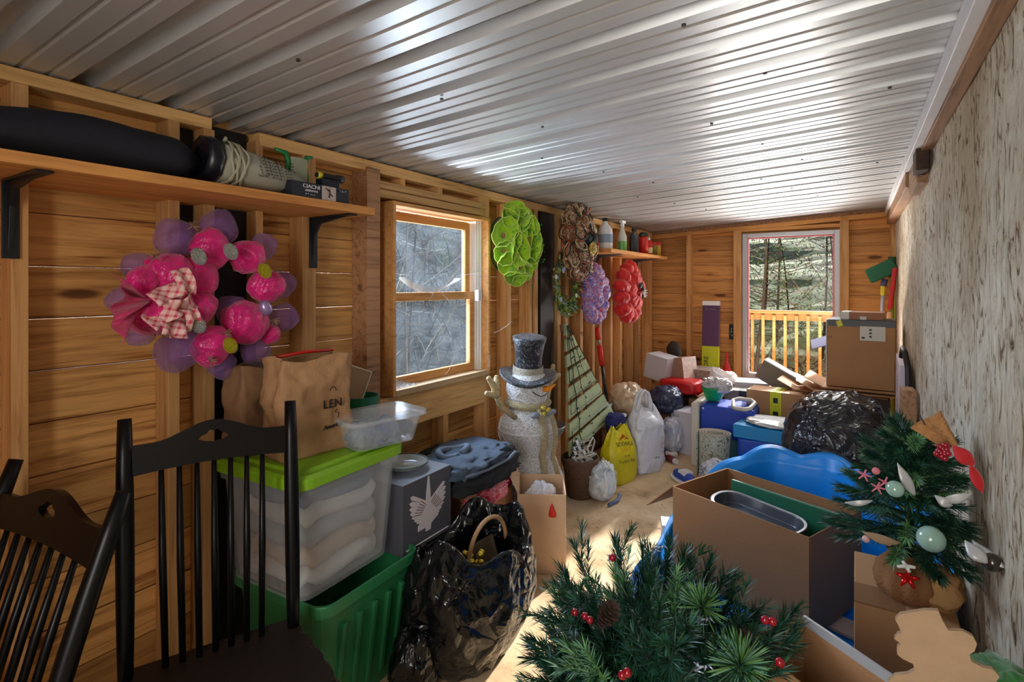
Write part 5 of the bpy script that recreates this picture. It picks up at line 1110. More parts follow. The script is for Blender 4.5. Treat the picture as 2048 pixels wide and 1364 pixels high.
# small things on the floor beside the grocery bag
rs=random.Random(101)
for k,(x,y,lab_) in enumerate([(-1.34,4.42,'white capped bottle lying nearest the grocery bag'),(-1.30,4.50,'white capped bottle between clutter and fan carton'),(-1.38,4.55,'white capped bottle at back of floor clutter'),(-1.27,4.40,'white capped bottle at front right of floor clutter')]):
    t=thing('small_bottle',lab_,'bottle',(x,y,.028),rs.uniform(-1,1),'small bottles on the floor'); M=Matrix.Rotation(R(90),4,'X')
    q=MB(); q.lathe([(.024,-.05),(.026,-.04),(.026,.03),(.014,.045)],14,M); obj('bottle_body',q,[mat('bottle_maroon',(120,40,50),.4),mat('bottle_cream',(214,206,200),.4),mat('bottle_navy',(50,60,100),.4)][k%3],t,smooth=True)
    q=MB(); q.lathe([(.022,.045),(.022,.068)],14,M); obj('cap',q,CW,t)
t=sheetbag('plastic_bag','small white blue printed bag above the floor bottles','bag',(-1.34,4.68,.0),(.09,.10,.14),41,stripe('whiteblue_bag2',[(214,216,224),(206,210,222),(176,186,210),(220,222,228),(214,200,206)],5),.3)
# fan carton
FANW=mat('white_carton',(206,204,216),.5)
t=cuboid('fan_carton','white carton with blue fan picture before the blue cooler','carton',(-1.225,4.80,0),(.21,.24,.36),FANW,R(-20))
DG=mat('grey_print',(70,74,84),.6); MBL=mat('mid_blue_print',(50,90,170),.5)
scrawl('printed_text',7,.03,DG,t,(-.05,-.1212,.315),(R(90),0,0)); 
for k in range(4): scrawl('printed_text',8,.018,DG,t,(-.05,-.1212,.25-.045*k),(R(90),0,0))
q=MB()
for r_ in (.03,.05,.07,.085): q.tube([(.1062,.03+r_*math.cos(a),.16+r_*math.sin(a)) for a in [i*.2618 for i in range(24)]],.002,4,closed=True)
for k in range(12): a=k*.5236; q.tube([(.1062,.03+.02*math.cos(a),.16+.02*math.sin(a)),(.1062,.03+.085*math.cos(a+.4),.16+.085*math.sin(a+.4))],.0018,4)
obj('fan_picture',q,DG,t); q=MB(); q.tube([(.104,-.07,.05),(.1068,-.07,.05)],.026,18); obj('round_seal',q,MBL,t); q=MB(); q.box((.1058,-.02,.30),(.001,.10,.004)); q.box((.1058,-.06,.315),(.001,.018,.03)); obj('print_line',q,DG,t)
# clear plastic, green bowl, stack
clr,nt,b=newmat('clear_film'); b.inputs['Base Color'].default_value=srgb((220,214,212)); b.inputs['Roughness'].default_value=.2; b.inputs['Alpha'].default_value=.5
t=thing('plastic_tub','cloudy clear plastic tub tipped behind the blue cooler','tub',(-1.06,4.93,.50),rot=(0,R(28),0)); q=MB(); q.lathe([(.085,0),(.11,.2),(.115,.2),(.105,.19),(.08,.01)],28); obj('tub_body',q,clr,t,smooth=True)
sheetbag('plastic_bag','pale pinkish plastic bag piled behind the cloudy tub','bag',(-1.02,5.22,.40),(.13,.12,.12),45,plasticmat('pink_white_bag',(206,186,176),.4,1,9,.6),.3)
cuboid('storage_carton','brown carton under the cloudy plastic tub','carton',(-1.07,4.97,0),(.20,.24,.48),CARD,R(0))
# blue cooler standing on end
BLU=mat('cooler_blue',(16,66,186),.4,bump=.02,bscale=5); CRM=mat('cooler_cream',(214,208,198),.45)
t=thing('cooler','royal blue cooler stood on end with cream lid and handle','cooler',(-.86,4.52,0))
q=MB(); q.span((-.185,-.12,.0),(.215,.22,.50)); obj('cooler_body',q,BLU,t,bevel=.025,seg=3)
q=MB(); q.span((-.255,-.125,.0),(-.19,.225,.51)); obj('cooler_lid',q,CRM,t,bevel=.015,seg=3)
q=MB(); q.tube([(.06,-.10,.505),(.04,.02,.535),(.08,.06,.545),(.17,.05,.545),(.20,.0,.535),(.18,-.10,.51),(.15,-.13,.505),(.09,-.13,.505)],.016,10,closed=True); obj('cooler_handle',q,CRM,t,smooth=True)
q=MB(); 
for k in range(3): q.span((.07+k*.035,-.128,.16),(.09+k*.035,-.118,.34))
obj('rib',q,BLU,t,bevel=.003)['kind']='stuff'
q=MB(); q.ball((-.16,-.122,.475),.009,10,7); obj('rivet',q,WHITE,t,smooth=True)
t=thing('bowl','bright green plastic bowl stuffed with crumpled white paper','bowl',(-.98,4.58,.512)); q=MB(); q.lathe([(.055,0),(.06,.01),(.085,.085),(.092,.095),(.092,.108),(.082,.10),(.055,.012)],32); obj('bowl_shell',q,mat('bowl_green',(24,170,104),.4),t,smooth=True)
t2=sheetbag('crumpled_paper','crumpled white paper bulging out of the green bowl','paper',(-.955,4.58,.575),(.10,.075,.055),51,plasticmat('white_paper',(222,218,220),.7,1,16,.9),.5)
cuboid('storage_carton','brown carton beneath magazines right of green bowl','carton',(-.80,5.27,0),(.30,.28,.53),CARD,0)
t=cuboid('magazine_stack','stack of magazines topped with purple cover left of end window','magazines',(-.79,5.24,.532),(.28,.26,.055),mat('mag_side',(196,190,196),.6,var=.3,vscale=60,stretch=(.1,.1,8)),R(8))
q=MB(); q.span((-.14,-.13,.055),(.14,.13,.058)); obj('cover',q,mat('mag_cover',(206,200,214),.4,var=.15,vscale=12),t)
q=MB(); q.box((.05,-.02,.0595),(.05,.2,.002),rot=(0,0,R(-30))); q.box((.10,.0,.0595),(.03,.16,.002),rot=(0,0,R(-30))); obj('purple_stripe',q,mat('purple_print',(110,60,180),.5),t)
t=cuboid('tape_carton','grey brown carton with black strap under the magazines','carton',(-.80,4.98,.45),(.32,.16,.10),mat('greybrown_carton',(120,106,104),.6),R(6)); q=MB(); q.span((-.05,-.0812,-.001),(.03,.0812,.101)); obj('strap',q,BLKP,t)
cuboid('storage_carton','plain carton supporting the strapped grey brown carton','carton',(-.79,4.98,0),(.32,.16,.448),CARD,R(6))
# carton with yellow tape
t=cuboid('cardboard_box','cardboard box sealed with printed yellow tape','box',(-.52,4.75,.40),(.42,.24,.215),CARD,R(-6))
q=MB(); q.span((-.035,-.1212,-.001),(.045,.1212,.2162)); obj('yellow_tape',q,mat('yellow_tape',(208,214,30),.45),t,bevel=0)
q=MB(); q.span((-.012,-.1225,.13),(.022,-.1213,.17)); obj('tape_mark',q,TXT,t); q=MB(); q.span((-.014,-.1225,.03),(.024,-.1213,.065)); obj('tape_mark',q,TXT,t); scrawl('printed_text',6,.012,TXT,t,(.005,-.122,.105),(R(90),0,0))
cuboid('storage_carton','brown carton under the yellow taped box','carton',(-.52,4.75,0),(.40,.26,.398),CARD,R(-6))
# light blue box, white cloth, blue cooler below
t=thing('cooler','lower blue cooler lying under the light blue lid','cooler',(-.51,4.36,0)); q=MB(); q.span((-.22,-.16,0),(.24,.18,.335)); obj('cooler_body',q,mat('cooler_blue_deep',(14,80,200),.4),t,bevel=.02,seg=3); q=MB(); q.tube([(-.05,-.175,.24),(-.10,-.19,.20),(-.12,-.18,.12)],.012,8); obj('latch',q,BLKP,t,smooth=True)
t=cuboid('box_lid','light blue flat box on top of the lower cooler','box',(-.49,4.34,.337),(.50,.36,.095),mat('sky_blue_box',(26,150,214),.45),R(-8),part='lid_body',bev=.008)
t=clothblob('dish_towel','white cloth draped over the light blue flat box','cloth',(-.48,4.33,.434),(.20,.16,.018),55,mat('white_cloth',(222,222,222),.85,bump=.5,bscale=18),R(-10),.35,None,.8,3.0)
# rolled vinyl rug
t=thing('rolled_rug','rolled floral vinyl rug standing on end before the blue cooler','rug',(-.905,4.26,0))
RUG=stripe('floral_vinyl',[(120,134,110),(206,206,190),(176,184,168),(214,212,198),(110,120,100),(196,196,180)],26)
q=MB(); q.grid(lambda u,v:(lambda a,r:(r*math.cos(a),r*math.sin(a)*.95,.33*v))(2*math.pi*3.4*u+1.0,.055+.07*u),110,8); obj('roll',q,[RUG],t,smooth=True,solid=.010)
q=MB(); q.grid(lambda u,v:(lambda a,r:(r*math.cos(a),r*math.sin(a)*.95,.3305+.002*v))(2*math.pi*3.4*u+1.0,.055+.07*u+(v-.5)*.013),110,2); obj('edge',q,mat('rug_cream',(224,216,198),.7),t,solid=.001)
t=thing('bath_mat','dark teal foam mat with white edge beside the rolled rug','mat',(-.76,4.28,0),R(-50)); q=MB(); q.grid(lambda u,v:(.012*math.sin(3*v),-.10+.2*u,.32*v*(1-.2*u)),10,14); obj('mat_body',q,mat('teal_mat',(60,96,92),.6),t,smooth=True,solid=.012); q=MB(); q.tube([(.012*math.sin(3*v),.10,.32*v*.8) for v in [i/8 for i in range(9)]],.008,6); obj('mat_edge',q,WHITE,t,smooth=True)
# small things before the rug
t=thing('shoe','white and royal blue clog shoe on the floor before the rug','shoe',(-1.07,4.02,0),R(50))
def shoe(q,fn=None):
    q.ball((0,0,.04),(.05,.13,.045),18,12,lambda d:1+.15*max(0,-d.y)*(d.z<0.2)-.1*max(0,d.y))
q=MB(); shoe(q); obj('upper',q,mat('shoe_blue',(40,70,170),.5),t,smooth=True)
q=MB(); q.tube([(.05*math.cos(a),.13*math.sin(a),.014) for a in [i*.3142 for i in range(20)]],.014,7,closed=True); q.box((0,-.02,.075),(.075,.08,.03)); obj('trim',q,WHITE,t,bevel=.006)
t=sheetbag('plastic_bag','crumpled white printed wrapper by the big open box','wrapper',(-.83,3.98,.0),(.10,.07,.10),57,stripe('white_wrapper',[(214,216,222),(226,226,230),(120,130,150),(216,216,222)],18),.4)
# tilted gift box and what it leans on
cuboid('storage_carton','brown carton under the tilted taupe box at the end window','carton',(-.38,5.22,0),(.44,.32,.50),CARD,0)
t=thing('gift_box','taupe shallow box tilted on edge in front of end window','box',(-.47,5.10,.515),rot=(0,R(28),R(-6)))
q=MB(); q.span((-.30,-.06,0),(.20,.06,.17)); obj('box_body',q,mat('taupe_box',(122,112,96),.5),t,bevel=.002)
q=MB(); q.span((-.302,-.062,.165),(.202,.062,.175)); obj('pale_top',q,mat('pale_blue_edge',(190,208,216),.5),t); q=MB(); q.span((-.303,-.0615,0),(-.30,.0615,.17)); obj('pink_edge',q,mat('pink_edge',(200,70,120),.5),t)
q=MB(); q.tube([(-.10,-.0605,.10),(-.10,-.062,.10)],.028,24); obj('round_logo',q,LBW,t); scrawl('printed_text',6,.045,mat('olive_print',(150,160,70),.6),t,(.06,-.0615,.075),(R(90),R(-60),0))
# flattened cartons, big box, small box, pink board
for k,(x,y,z,w,d,a,lab_) in enumerate([(-.10,4.95,.625,.62,.42,-4,'lowest flattened cardboard sheet under the big taped box'),(-.02,4.88,.65,.55,.45,5,'middle flattened cardboard sheet under the big taped box'),(.02,4.90,.674,.48,.42,-2,'topmost flattened cardboard sheet under the big taped box')]):
    t=thing('flattened_carton',lab_,'cardboard',(x,y,z),R(a),'flattened cartons below the big box'); q=MB(); q.box((0,0,0),(w,d,.010)); q.box((-w/2-.05,0,.035),(.14,d*.96,.006),rot=(0,R(28),0)); obj('sheet',q,CARD,t); 
t=cuboid('storage_carton','dark carton underneath the flattened cardboard sheets','carton',(0,4.95,0),(.42,.40,.615),mat('dark_brown_carton',(84,70,62),.7),R(0))
t=cuboid('cardboard_box','large taped cardboard box with white shipping label by end window','box',(.035,4.93,.686),(.42,.40,.50),CARD,R(-3))
q=MB(); q.span((-.205,-.2012,.455),(.212,-.2002,.503)); q.span((-.205,-.2012,.50),(.212,.2,.5025)); obj('dark_tape',q,mat('dark_tape',(60,66,72),.4),t)
q=MB(); q.span((.0,-.2035,.355),(.155,-.2014,.46)); obj('shipping_label',q,LBW,t); 
q=MB(); q.box((-.13,-.204,.475),(.035,.001,.045),rot=(0,R(-20),0)); obj('yellow_label',q,mat('yellow_sticker',(220,220,60),.5),t)
writing('printed_text','11',.03,TXT,t,(-.19,-.2025,.37),(R(90),0,0)); q=MB()
for k in range(3): q.box((.065,-.2042,.385+.025*k),(.016,.001,.014))
q.box((.02,-.2042,.375),(.02,.001,.015)); q.box((.10,-.2042,.372),(.0,.001,.012)); obj('label_print',q,DG,t)
q=MB(); q.box((-.215,-.1,.25),(.006,.2,.50)); obj('white_side',q,mat('pale_side',(214,214,220),.6),t)
t=cuboid('cardboard_box','small flat cardboard box lying on the large taped box','box',(.045,4.92,1.19),(.27,.24,.055),mat('cardboard_small',(166,118,88),.8),R(-5)); q=MB(); q.span((-.136,-.1212,-.0),(-.08,.1212,.0562)); obj('white_end',q,LBW,t); q=MB(); q.span((-.01,-.1215,-.0),(.03,-.1205,.025)); obj('tape_strip',q,LBW,t)
t=thing('envelope','small lilac envelope sticking out left of the big box','envelope',(-.24,4.85,1.0)); q=MB(); q.box((0,0,0),(.12,.14,.008),rot=(R(25),R(-20),0)); obj('envelope_body',q,mat('lilac_paper',(150,150,196),.6),t)
t=cuboid('white_carton','tall white and pink printed carton against rough wall','carton',(.245,4.34,.0),(.04,.36,.98),mat('white_pink_carton',(228,218,228),.45),R(0)); t.rotation_euler=(R(6),0,0)
scrawl('printed_text',8,.06,mat('grey_violet_print',(130,110,150),.6),t,(-.021,0,.72),(R(90),R(90),R(-90)))
t=thing('folding_frame','dark folding frame with bent top rail leaning by the rough wall','frame',(.25,4.0,0)); q=MB(); q.tube([(-.01,.14,1.0),(-.005,.10,1.06),(.0,.02,1.04),(.012,-.02,.95),(.015,-.04,.5),(.015,-.05,.0)],.016,8); q.tube([(-.005,.10,.95),(-.0,.06,.60),(.0,.05,.0)],.010,8); obj('tube_frame',q,mat('dark_metal',(54,50,52),.45,metal=.5),t,smooth=True)
q=MB(); q.span((.004,-.02,.3),(.012,.10,.95)); obj('frame_panel',q,mat('dark_violet_panel',(60,54,80),.6),t)
t=cuboid('wood_plank','short tan plank standing against the rough wall','plank',(.25,3.80,0),(.06,.14,.86),W_old,R(4),part='plank')
# mop, handled tool
t=thing('mop','green headed mop with white handle standing head up in corner','mop',(.17,5.72,0)); q=MB(); q.tube([(-.03,-.1,0),(.03,.0,1.42)],.014,10); obj('handle',q,mat('white_metal_pole',(214,214,226),.3,metal=.3),t,smooth=True)
q=MB(); q.tube([(.028,-.0,1.36),(.031,.002,1.44)],.020,10); obj('yellow_collar',q,mat('yellow_plastic',(220,200,40),.4),t); q=MB(); q.tube([(.031,.002,1.44),(.045,.005,1.50)],.024,10); obj('blue_collar',q,mat('violet_blue',(80,80,130),.5),t,smooth=True)
q=MB(); q.box((.02,.0,1.575),(.22,.07,.13),rot=(0,R(-28),0),taper=1.1); obj('mop_head',q,mat('mop_green',(16,100,66),.6,bump=.3),t,bevel=.015)
t=thing('paddle','red and tan wooden handled tool propped in the corner','tool',(.24,5.60,0)); q=MB(); q.tube([(-.03,-.1,.3),(-.0,-.02,1.22)],.018,8); obj('tan_shaft',q,mat('tan_shaft',(222,170,120),.5),t,smooth=True); q=MB(); q.box((.022,.015,1.42),(.035,.06,.36),rot=(0,R(6),0)); obj('red_blade',q,mat('paddle_red',(190,24,30),.5),t,bevel=.012)
t=thing('broom_handle','yellow green pole standing in the corner behind the red tool','pole',(.27,5.84,0)); q=MB(); q.tube([(0,0,0),(0,0,1.66)],.022,10); obj('pole_shaft',q,mat('yellow_green',(150,150,40),.5),t,smooth=True); q=MB(); q.tube([(0,0,1.52),(0,0,1.70)],.03,10); obj('green_sleeve',q,mat('sleeve_green',(60,90,50),.6),t,smooth=True)
# big black bag by the rough wall
GBG=plasticmat('grey_black_bag',(34,34,40),.22,1,9,1.0)
t=sheetbag('trash_bag','large black trash bag slumped against the rough plaster wall','bag',(-.09,3.89,0),(.30,.31,.38),63,GBG,.15,(90,56),sharp=1.5)
# ---------------------------------------------------------------- blue wading pool and what is in it
POOL=mat('pool_blue',(16,140,232),.35,bump=.03,bscale=6)
t=thing('wading_pool','bright blue plastic wading pool holding the open cardboard box','pool',(-.27,2.63,0))
RX,RY=.56,.86
q=MB()
def pl(u,v):
    a=2*math.pi*u; c,s=math.cos(a),math.sin(a); k_=max(0,min(1,s*.64+(c+.95)*.62)); rim=.09+.33*k_*k_*(3-2*k_)
    sc_=1+.03*math.sin(6*a)**2*(1 if v>.3 else 0)
    prof=[(.0,.012),(.92,.012),(.945,.03),(.955,rim*.45),(.965,rim*.86),(.975,rim),(1.0,rim+.035),(1.05,rim+.045),(1.085,rim+.015),(1.09,rim-.02)]
    x=v*(len(prof)-1); i=min(len(prof)-2,int(x)); f=x-i; r=prof[i][0]*(1-f)+prof[i+1][0]*f; z=prof[i][1]*(1-f)+prof[i+1][1]*f
    bul=.035*abs(math.sin(6*a))**1.2 if v>.62 else 0
    X=min(.545,max(-.575,r*RX*sc_*c)); return (X,r*RY*sc_*s,z+bul*(1 if v<.97 else .5))
q.grid(pl,144,46,cu=True); obj('pool_shell',q,POOL,t,smooth=True,solid=.003)
q=MB()
q.tube([(.30+.03*math.sin(k*.9),.05*k-.1,.02) for k in range(7)],.006,6); q.tube([(.38,.05*k-.2,.022+.0*k) for k in range(5)],.006,6); obj('molded_swirl',q,mat('pool_blue_light',(70,160,226),.35),t,smooth=True)
# open cardboard box in the pool
P0=Vector((-.765,2.68)); P1=Vector((-.155,2.43)); dx=(P1-P0); wB=dx.length; rzB=math.atan2(dx.y,dx.x); dB=.46
nB=Vector((-dx.y,dx.x)).normalized(); cB=(P0+P1)/2+nB*dB/2
CARDD=mat('cardboard_brown',(134,94,58),.85,bump=.08,bscale=90,var=.05,vscale=4)
t=openbox('large open cardboard box holding green board and dark pan in the pool',(cB.x,cB.y,.045),rzB,wB,dB,.405,CARDD,flaps=(('l',132),),flap_len=.23,th=.006)
G=thing('green_board','dark green board standing inside the large open cardboard box','board',(cB.x,cB.y,.053),rzB); q=MB(); q.span((-.24,.12,.0),(.29,.14,.385)); obj('board_panel',q,mat('board_green',(8,84,58),.6,bump=.1,bscale=20),G,bevel=.004)
G=thing('griddle_pan','long dark grey pan lying in the mouth of the open box','pan',(cB.x-.02,cB.y-.03,.30),rzB,rot=(R(6),R(3),rzB))
q=MB(); loft(q,[(roundrect(.36,.13,.06,8),.0),(roundrect(.40,.17,.08,8),.075),(roundrect(.44,.20,.09,8),.085),(roundrect(.44,.20,.09,8),.10),(roundrect(.41,.17,.08,8),.098),(roundrect(.38,.15,.07,8),.05)],capt=True); obj('pan_body',q,mat('pan_grey',(84,88,96),.3,metal=.5),G,smooth=False,bevel=.003)
G=thing('support_carton','tan carton inside the open box under the dark pan','carton',(cB.x-.02,cB.y-.05,.053),rzB); q=MB(); q.span((-.18,-.08,0),(.18,.06,.22)); obj('carton',q,CARD,G)
t=cuboid('cardboard_sheet','tan cardboard piece lying on the pool floor beside open box','cardboard',(.0,2.62,.02),(.20,.12,.012),CARD_L,R(-20),part='sheet',bev=0)
t=thing('printed_leaflet','small white printed carton left of the open cardboard box','carton',(-.87,2.93,0),R(20)); q=MB(); q.span((-.03,-.06,0),(.03,.06,.16)); obj('carton',q,LBW,t,bevel=.002); q=MB(); q.span((-.02,-.0612,.03),(.02,-.0605,.12)); obj('print_block',q,mat('violet_print',(130,130,180),.6),t)
# ---------------------------------------------------------------- artificial pine
def needles(q,a,b_,n,l,w,rg,mi=1,spread=.75,z=0):
    a=Vector(a); b_=Vector(b_); ax=(b_-a).normalized(); u=ax.orthogonal().normalized(); v=ax.cross(u)
    for i in range(n):
        t=rg.random()**.85; p=a.lerp(b_,t); an=rg.uniform(0,6.283); d=(ax*(.55+.5*t)+(u*math.cos(an)+v*math.sin(an))*spread*(1.15-.35*t)).normalized()
        L_=l*rg.uniform(.65,1.15); s=d.cross(ax); s=s.normalized()*w if s.length>1e-4 else u*w; m=p+d*L_*.55+Vector((0,0,-L_*.03)); e=p+d*L_+Vector((0,0,-L_*.10))
        q.add([p-s*.6,p+s*.6,m+s,m-s,e],[(0,1,2,3),(3,2,4)],rg.randrange(mi))
ND=[mat('needle_dark',(16,48,32),.45,spec=.6),mat('needle_green',(32,80,44),.45,spec=.6),mat('needle_blue',(40,92,78),.4,spec=.7)]
NL=[mat('needle_light',(110,160,84),.5),mat('needle_green',(40,96,52),.45),mat('needle_sage',(120,168,140),.5)]
rg=random.Random(201)
base=Vector((-.46,1.36,.0))
t=thing('christmas_tree','heap shaped artificial pine with pinecones and red berries in foreground','christmas tree',base)
q=MB(); q.tube([(0,0,0),(.0,.02,.25),(.02,.02,.55)],[.016,.014,.01],8); obj('trunk',q,mat('green_pole',(30,50,34),.6),t,smooth=True)
q=MB(); q.lathe([(.11,0),(.11,.02),(.02,.04)],16); obj('stand',q,BLKP,t)
brs=[]
for i in range(150):
    a=rg.uniform(0,6.283); el=rg.uniform(-.1,1.25); z0=rg.uniform(.15,.46); L_=rg.uniform(.18,.37)*(1-.1*el)
    d=Vector((math.cos(a)*math.cos(el)*1.05,math.sin(a)*math.cos(el)*.85,math.sin(el)*.92)); s=Vector((0,.02,z0)); e=s+d*L_
    if base.x+e.x>-.24: e.x=-.24-base.x-rg.uniform(0,.05)
    e.y=min(e.y,.24)
    brs.append((s,e))
for px,py,Y in ((1150,1090,1.55),(1230,1080,1.55),(1285,1090,1.5),(1370,1100,1.45),(1110,1185,1.45),(1060,1290,1.35),(1085,1240,1.4),(1450,1150,1.4),(1520,1220,1.38),(1570,1240,1.4),(1340,1090,1.5),(1590,1290,1.32),(1420,1120,1.45),(1470,1180,1.4),(1300,1130,1.3),(1360,1160,1.3),(1400,1180,1.25),(1490,1240,1.25),(1540,1280,1.2),(1320,1200,1.1),(1180,1180,1.3),(1120,1130,1.5),(1440,1290,1.1),(1350,1290,1.0),(1560,1340,1.1),(1090,1330,1.2),(1170,1300,1.1),(1250,1170,1.3),(1380,1250,1.05)):
    e=at(px,py,Y=Y)-base; brs.append((Vector((e.x*.35,e.y*.35,.22+.35*(e.z-.22))),e))
for i,(s,e) in enumerate(brs):
    e.y=min(e.y,.26)
    q=MB(); m_=s.lerp(e,.5)+Vector((0,0,.015)); q.tube([s,m_,e],[.005,.004,.002],5,mi=0)
    pale_branch=(i%11==0); nm=NL if pale_branch else ND  # a few branches take the paler needle colours
    needles(q,s.lerp(e,.25),e,190,.052,.0015,rg,3)
    for k in range(3):
        tt_=rg.uniform(.35,.85); p=s.lerp(e,tt_); dd=((e-s).normalized()+Vector((rg.uniform(-.8,.8),rg.uniform(-.8,.8),rg.uniform(-.3,.7)))).normalized()*.11
        needles(q,p,p+dd,75,.044,.0015,rg,3)
    obj('branch',q,nm,t)
pom=at(1480,1330,Y=1.12)-base
q=MB()
for i in range(230):
    d=Vector((rg.gauss(0,1),rg.gauss(0,1)-.6,rg.gauss(0,1)+.7)).normalized(); s=d.orthogonal().normalized()*.0014; c=pom; q.add([c-s,c+s,c+d*.055+s*.8,c+d*.055-s*.8,c+d*.068],[(0,1,2,3),(3,2,4)],rg.randrange(3))
obj('needle_tuft',q,NL,t)
pom2=at(1405,1215,Y=1.2)-base
q=MB()
for i in range(160):
    d=Vector((rg.gauss(0,1),rg.gauss(0,1)-.4,rg.gauss(0,1)+.8)).normalized(); s=d.orthogonal().normalized()*.0014; c=pom2; q.add([c-s,c+s,c+d*.045+s*.8,c+d*.045-s*.8,c+d*.058],[(0,1,2,3),(3,2,4)],rg.randrange(3))
obj('needle_tuft',q,NL,t)
for px,py,Y in ((1215,1230,1.12),(1480,1290,1.2)):
    q=MB(); pinecone(q,at(px,py,Y=Y)-base,.022,.075,(.5,.1,.9)); obj('pinecone',q,CONE,t)
BER=mat('red_berry',(150,12,34),.2,coat=.5)
for px,py,Y in ((1150,1225,1.2),(1170,1232,1.2),(1225,1115,1.25),(1245,1350,1.0),(1255,1345,1.0),(1530,1240,1.2),(1545,1243,1.2),(1180,1240,1.18),(1560,1325,1.1)):
    q=MB(); q.ball(at(px,py,Y=Y)-base,.009,10,7); obj('berry',q,BER,t,smooth=True)
for px,py,Y in ((1395,1245,1.15),(1215,1120,1.3),(1310,1100,1.35),(1390,1340,1.0)):
    q=MB(); c=at(px,py,Y=Y)-base
    for k in range(7): a=k*.9; q.tube([c+Vector((.004*k,0,.003*k)),c+Vector((.004*k+.016*math.cos(a),.0,.003*k+.010*math.sin(a)))],[.0025,.0012],4)
    obj('silver_sprig',q,mat('silver_sprig',(170,180,200),.25,metal=.6),t,smooth=True)
# ---------------------------------------------------------------- lower right: boxes, cut-out, small tree
t=cuboid('storage_carton','black carton under the tan box that carries the small tree','carton',(.08,2.16,.02),(.16,.22,.278),mat('black_carton',(20,20,22),.6),0)
t=cuboid('cardboard_box','tan cardboard box carrying the small decorated tree','box',(.12,2.10,.30),(.25,.36,.20),CARD,0)
q=MB(); q.span((-.125,-.181,.196),(.0,-.06,.2012)); obj('box_flap_edge',q,CARDD,t); q=MB(); q.tube([(.06,.1,.201),(.10,-.0,.201)],.0015,4); obj('pen_mark',q,DG,t)
SBs=Vector((.135,2.04,.502))
t=thing('christmas_tree','small decorated tabletop pine with burlap bow on tan box','christmas tree',SBs)
q=MB(); q.grid(lambda u,v:(lambda a,pr:(pr[0]*(1+(.03+.07*v)*math.sin(11*a)+.05*fbm((math.cos(a),math.sin(a),v*2),2))*math.cos(a),pr[0]*(1+(.03+.07*v)*math.sin(11*a))*math.sin(a),pr[1]))(2*math.pi*u,[(.066,0),(.084,.02),(.088,.05),(.080,.085),(.056,.112),(.044,.125),(.058,.142)][min(6,int(v*6+.5))]),88,7,cu=True); obj('burlap_pot',q,mat('burlap_brown',(140,96,60),.85,bump=.5,bscale=120,var=.15),t,smooth=True)
q=MB(); puff(q,(.075,-.02,.05),.06,401,fold=.3); obj('burlap_bow',q,mat('burlap_light',(196,150,96),.85,bump=.4,bscale=120),t,smooth=True)
q=MB(); q.tube([(0,0,.1),(0,0,.50)],[.012,.006],8); obj('trunk',q,mat('green_pole',(30,50,34),.6),t)
for i in range(100):
    v=i/100; z0=.14+.33*v; L_=(.21*(1-v)**.7+.035)*rg.uniform(.8,1.1); a=i*2.399+rg.uniform(-.3,.3)
    s=Vector((0,0,z0)); e=s+Vector((math.cos(a)*L_,math.sin(a)*L_,.05*v+rg.uniform(-.03,.05)))
    e.x=min(e.x,.128)
    q=MB(); q.tube([s,s.lerp(e,.5)+Vector((0,0,.01)),e],[.004,.003,.0015],5); needles(q,s.lerp(e,.3),e,170,.038,.0013,rg,3); obj('branch',q,ND if i%7 else NL,t)
SIL=mat('silver_leaf',(196,196,196),.4,metal=.3); 
def tl(px,py,Y): return at(px,py,Y=Y)-SBs
def leaf(a,b_,w,m_,nm):
    q=MB(); ax=b_-a; sd=ax.cross(Vector((0.3,-.9,.2))).normalized()
    q.grid(lambda u,v:a+ax*v+sd*(u-.5)*2*w*math.sin(math.pi*min(.999,v*.96+.03))+Vector((0,-.012*math.sin(math.pi*v),-.01*(u-.5)**2)),5,12); obj(nm,q,m_,t,smooth=True,solid=.0012)
for (a,b_,w) in (((1830,990,1.85),(1795,925,1.85),.014),((1880,1000,1.8),(1945,985,1.8),.012),((1870,990,1.8),(1905,1010,1.8),.012),((1930,1080,1.75),(1975,1125,1.72),.018),((1945,1080,1.78),(2010,1135,1.72),.014),((1745,1000,1.85),(1690,1004,1.85),.008)):
    leaf(tl(*a),tl(*b_),w,SIL,'silver_leaf')
leaf(tl(1800,1085,1.8),tl(1725,1062,1.8),.012,mat('feather_tan',(150,124,96),.8),'feather')
REDV=mat('red_velvet',(196,14,26),.6,sheen=.5)
leaf(tl(1905,890,1.85),tl(1950,930,1.85),.020,REDV,'red_ribbon'); leaf(tl(1940,925,1.85),tl(1965,985,1.83),.014,REDV,'red_ribbon')
q=MB(); A_=tl(1905,895,1.86); B_=tl(1850,838,1.86); ax=B_-A_; sd=ax.cross(Vector((0,-1,0))).normalized()
q.grid(lambda u,v:A_+ax*v+sd*(u-.5)*.07*(.45+.8*v)+Vector((0,.01*math.sin(6*u),0)),10,10); obj('burlap_ribbon',q,mat('burlap_ribbon',(186,134,84),.85,bump=.6,bscale=150,var=.2,vscale=60),t,smooth=True,solid=.0015)
for k in range(12):
    q=MB(); q.ball(tl(1885+12*math.cos(k*2.4)*(k/12+.3),903+12*math.sin(k*2.4)*(k/12+.3),1.82),.0085,9,6); obj('berry',q,BER,t,smooth=True)
for px,py,r,c in ((1862,1078,.033,0),(1790,978,.022,0),(1732,1078,.010,1),(1776,1084,.010,1),(1752,942,.010,2),(1985,1125,.022,3)):
    q=MB(); q.ball(tl(px,py,1.80 if c!=3 else 1.74),r,20,14); obj('bauble',q,[mat('pearl_green',(150,186,172),.15,coat=.6),mat('pearl_pink',(200,160,160),.2,coat=.6),mat('red_bead',(200,30,40),.2),mat('dark_bauble',(50,44,34),.15,coat=.6)][c],t,smooth=True)
q=MB(); c=tl(1815,1155,1.86)
for k in range(5): a=k*1.257+.3; q.tube([c,c+Vector((.028*math.cos(a),-.01,.028*math.sin(a)))],[.011,.003],6)
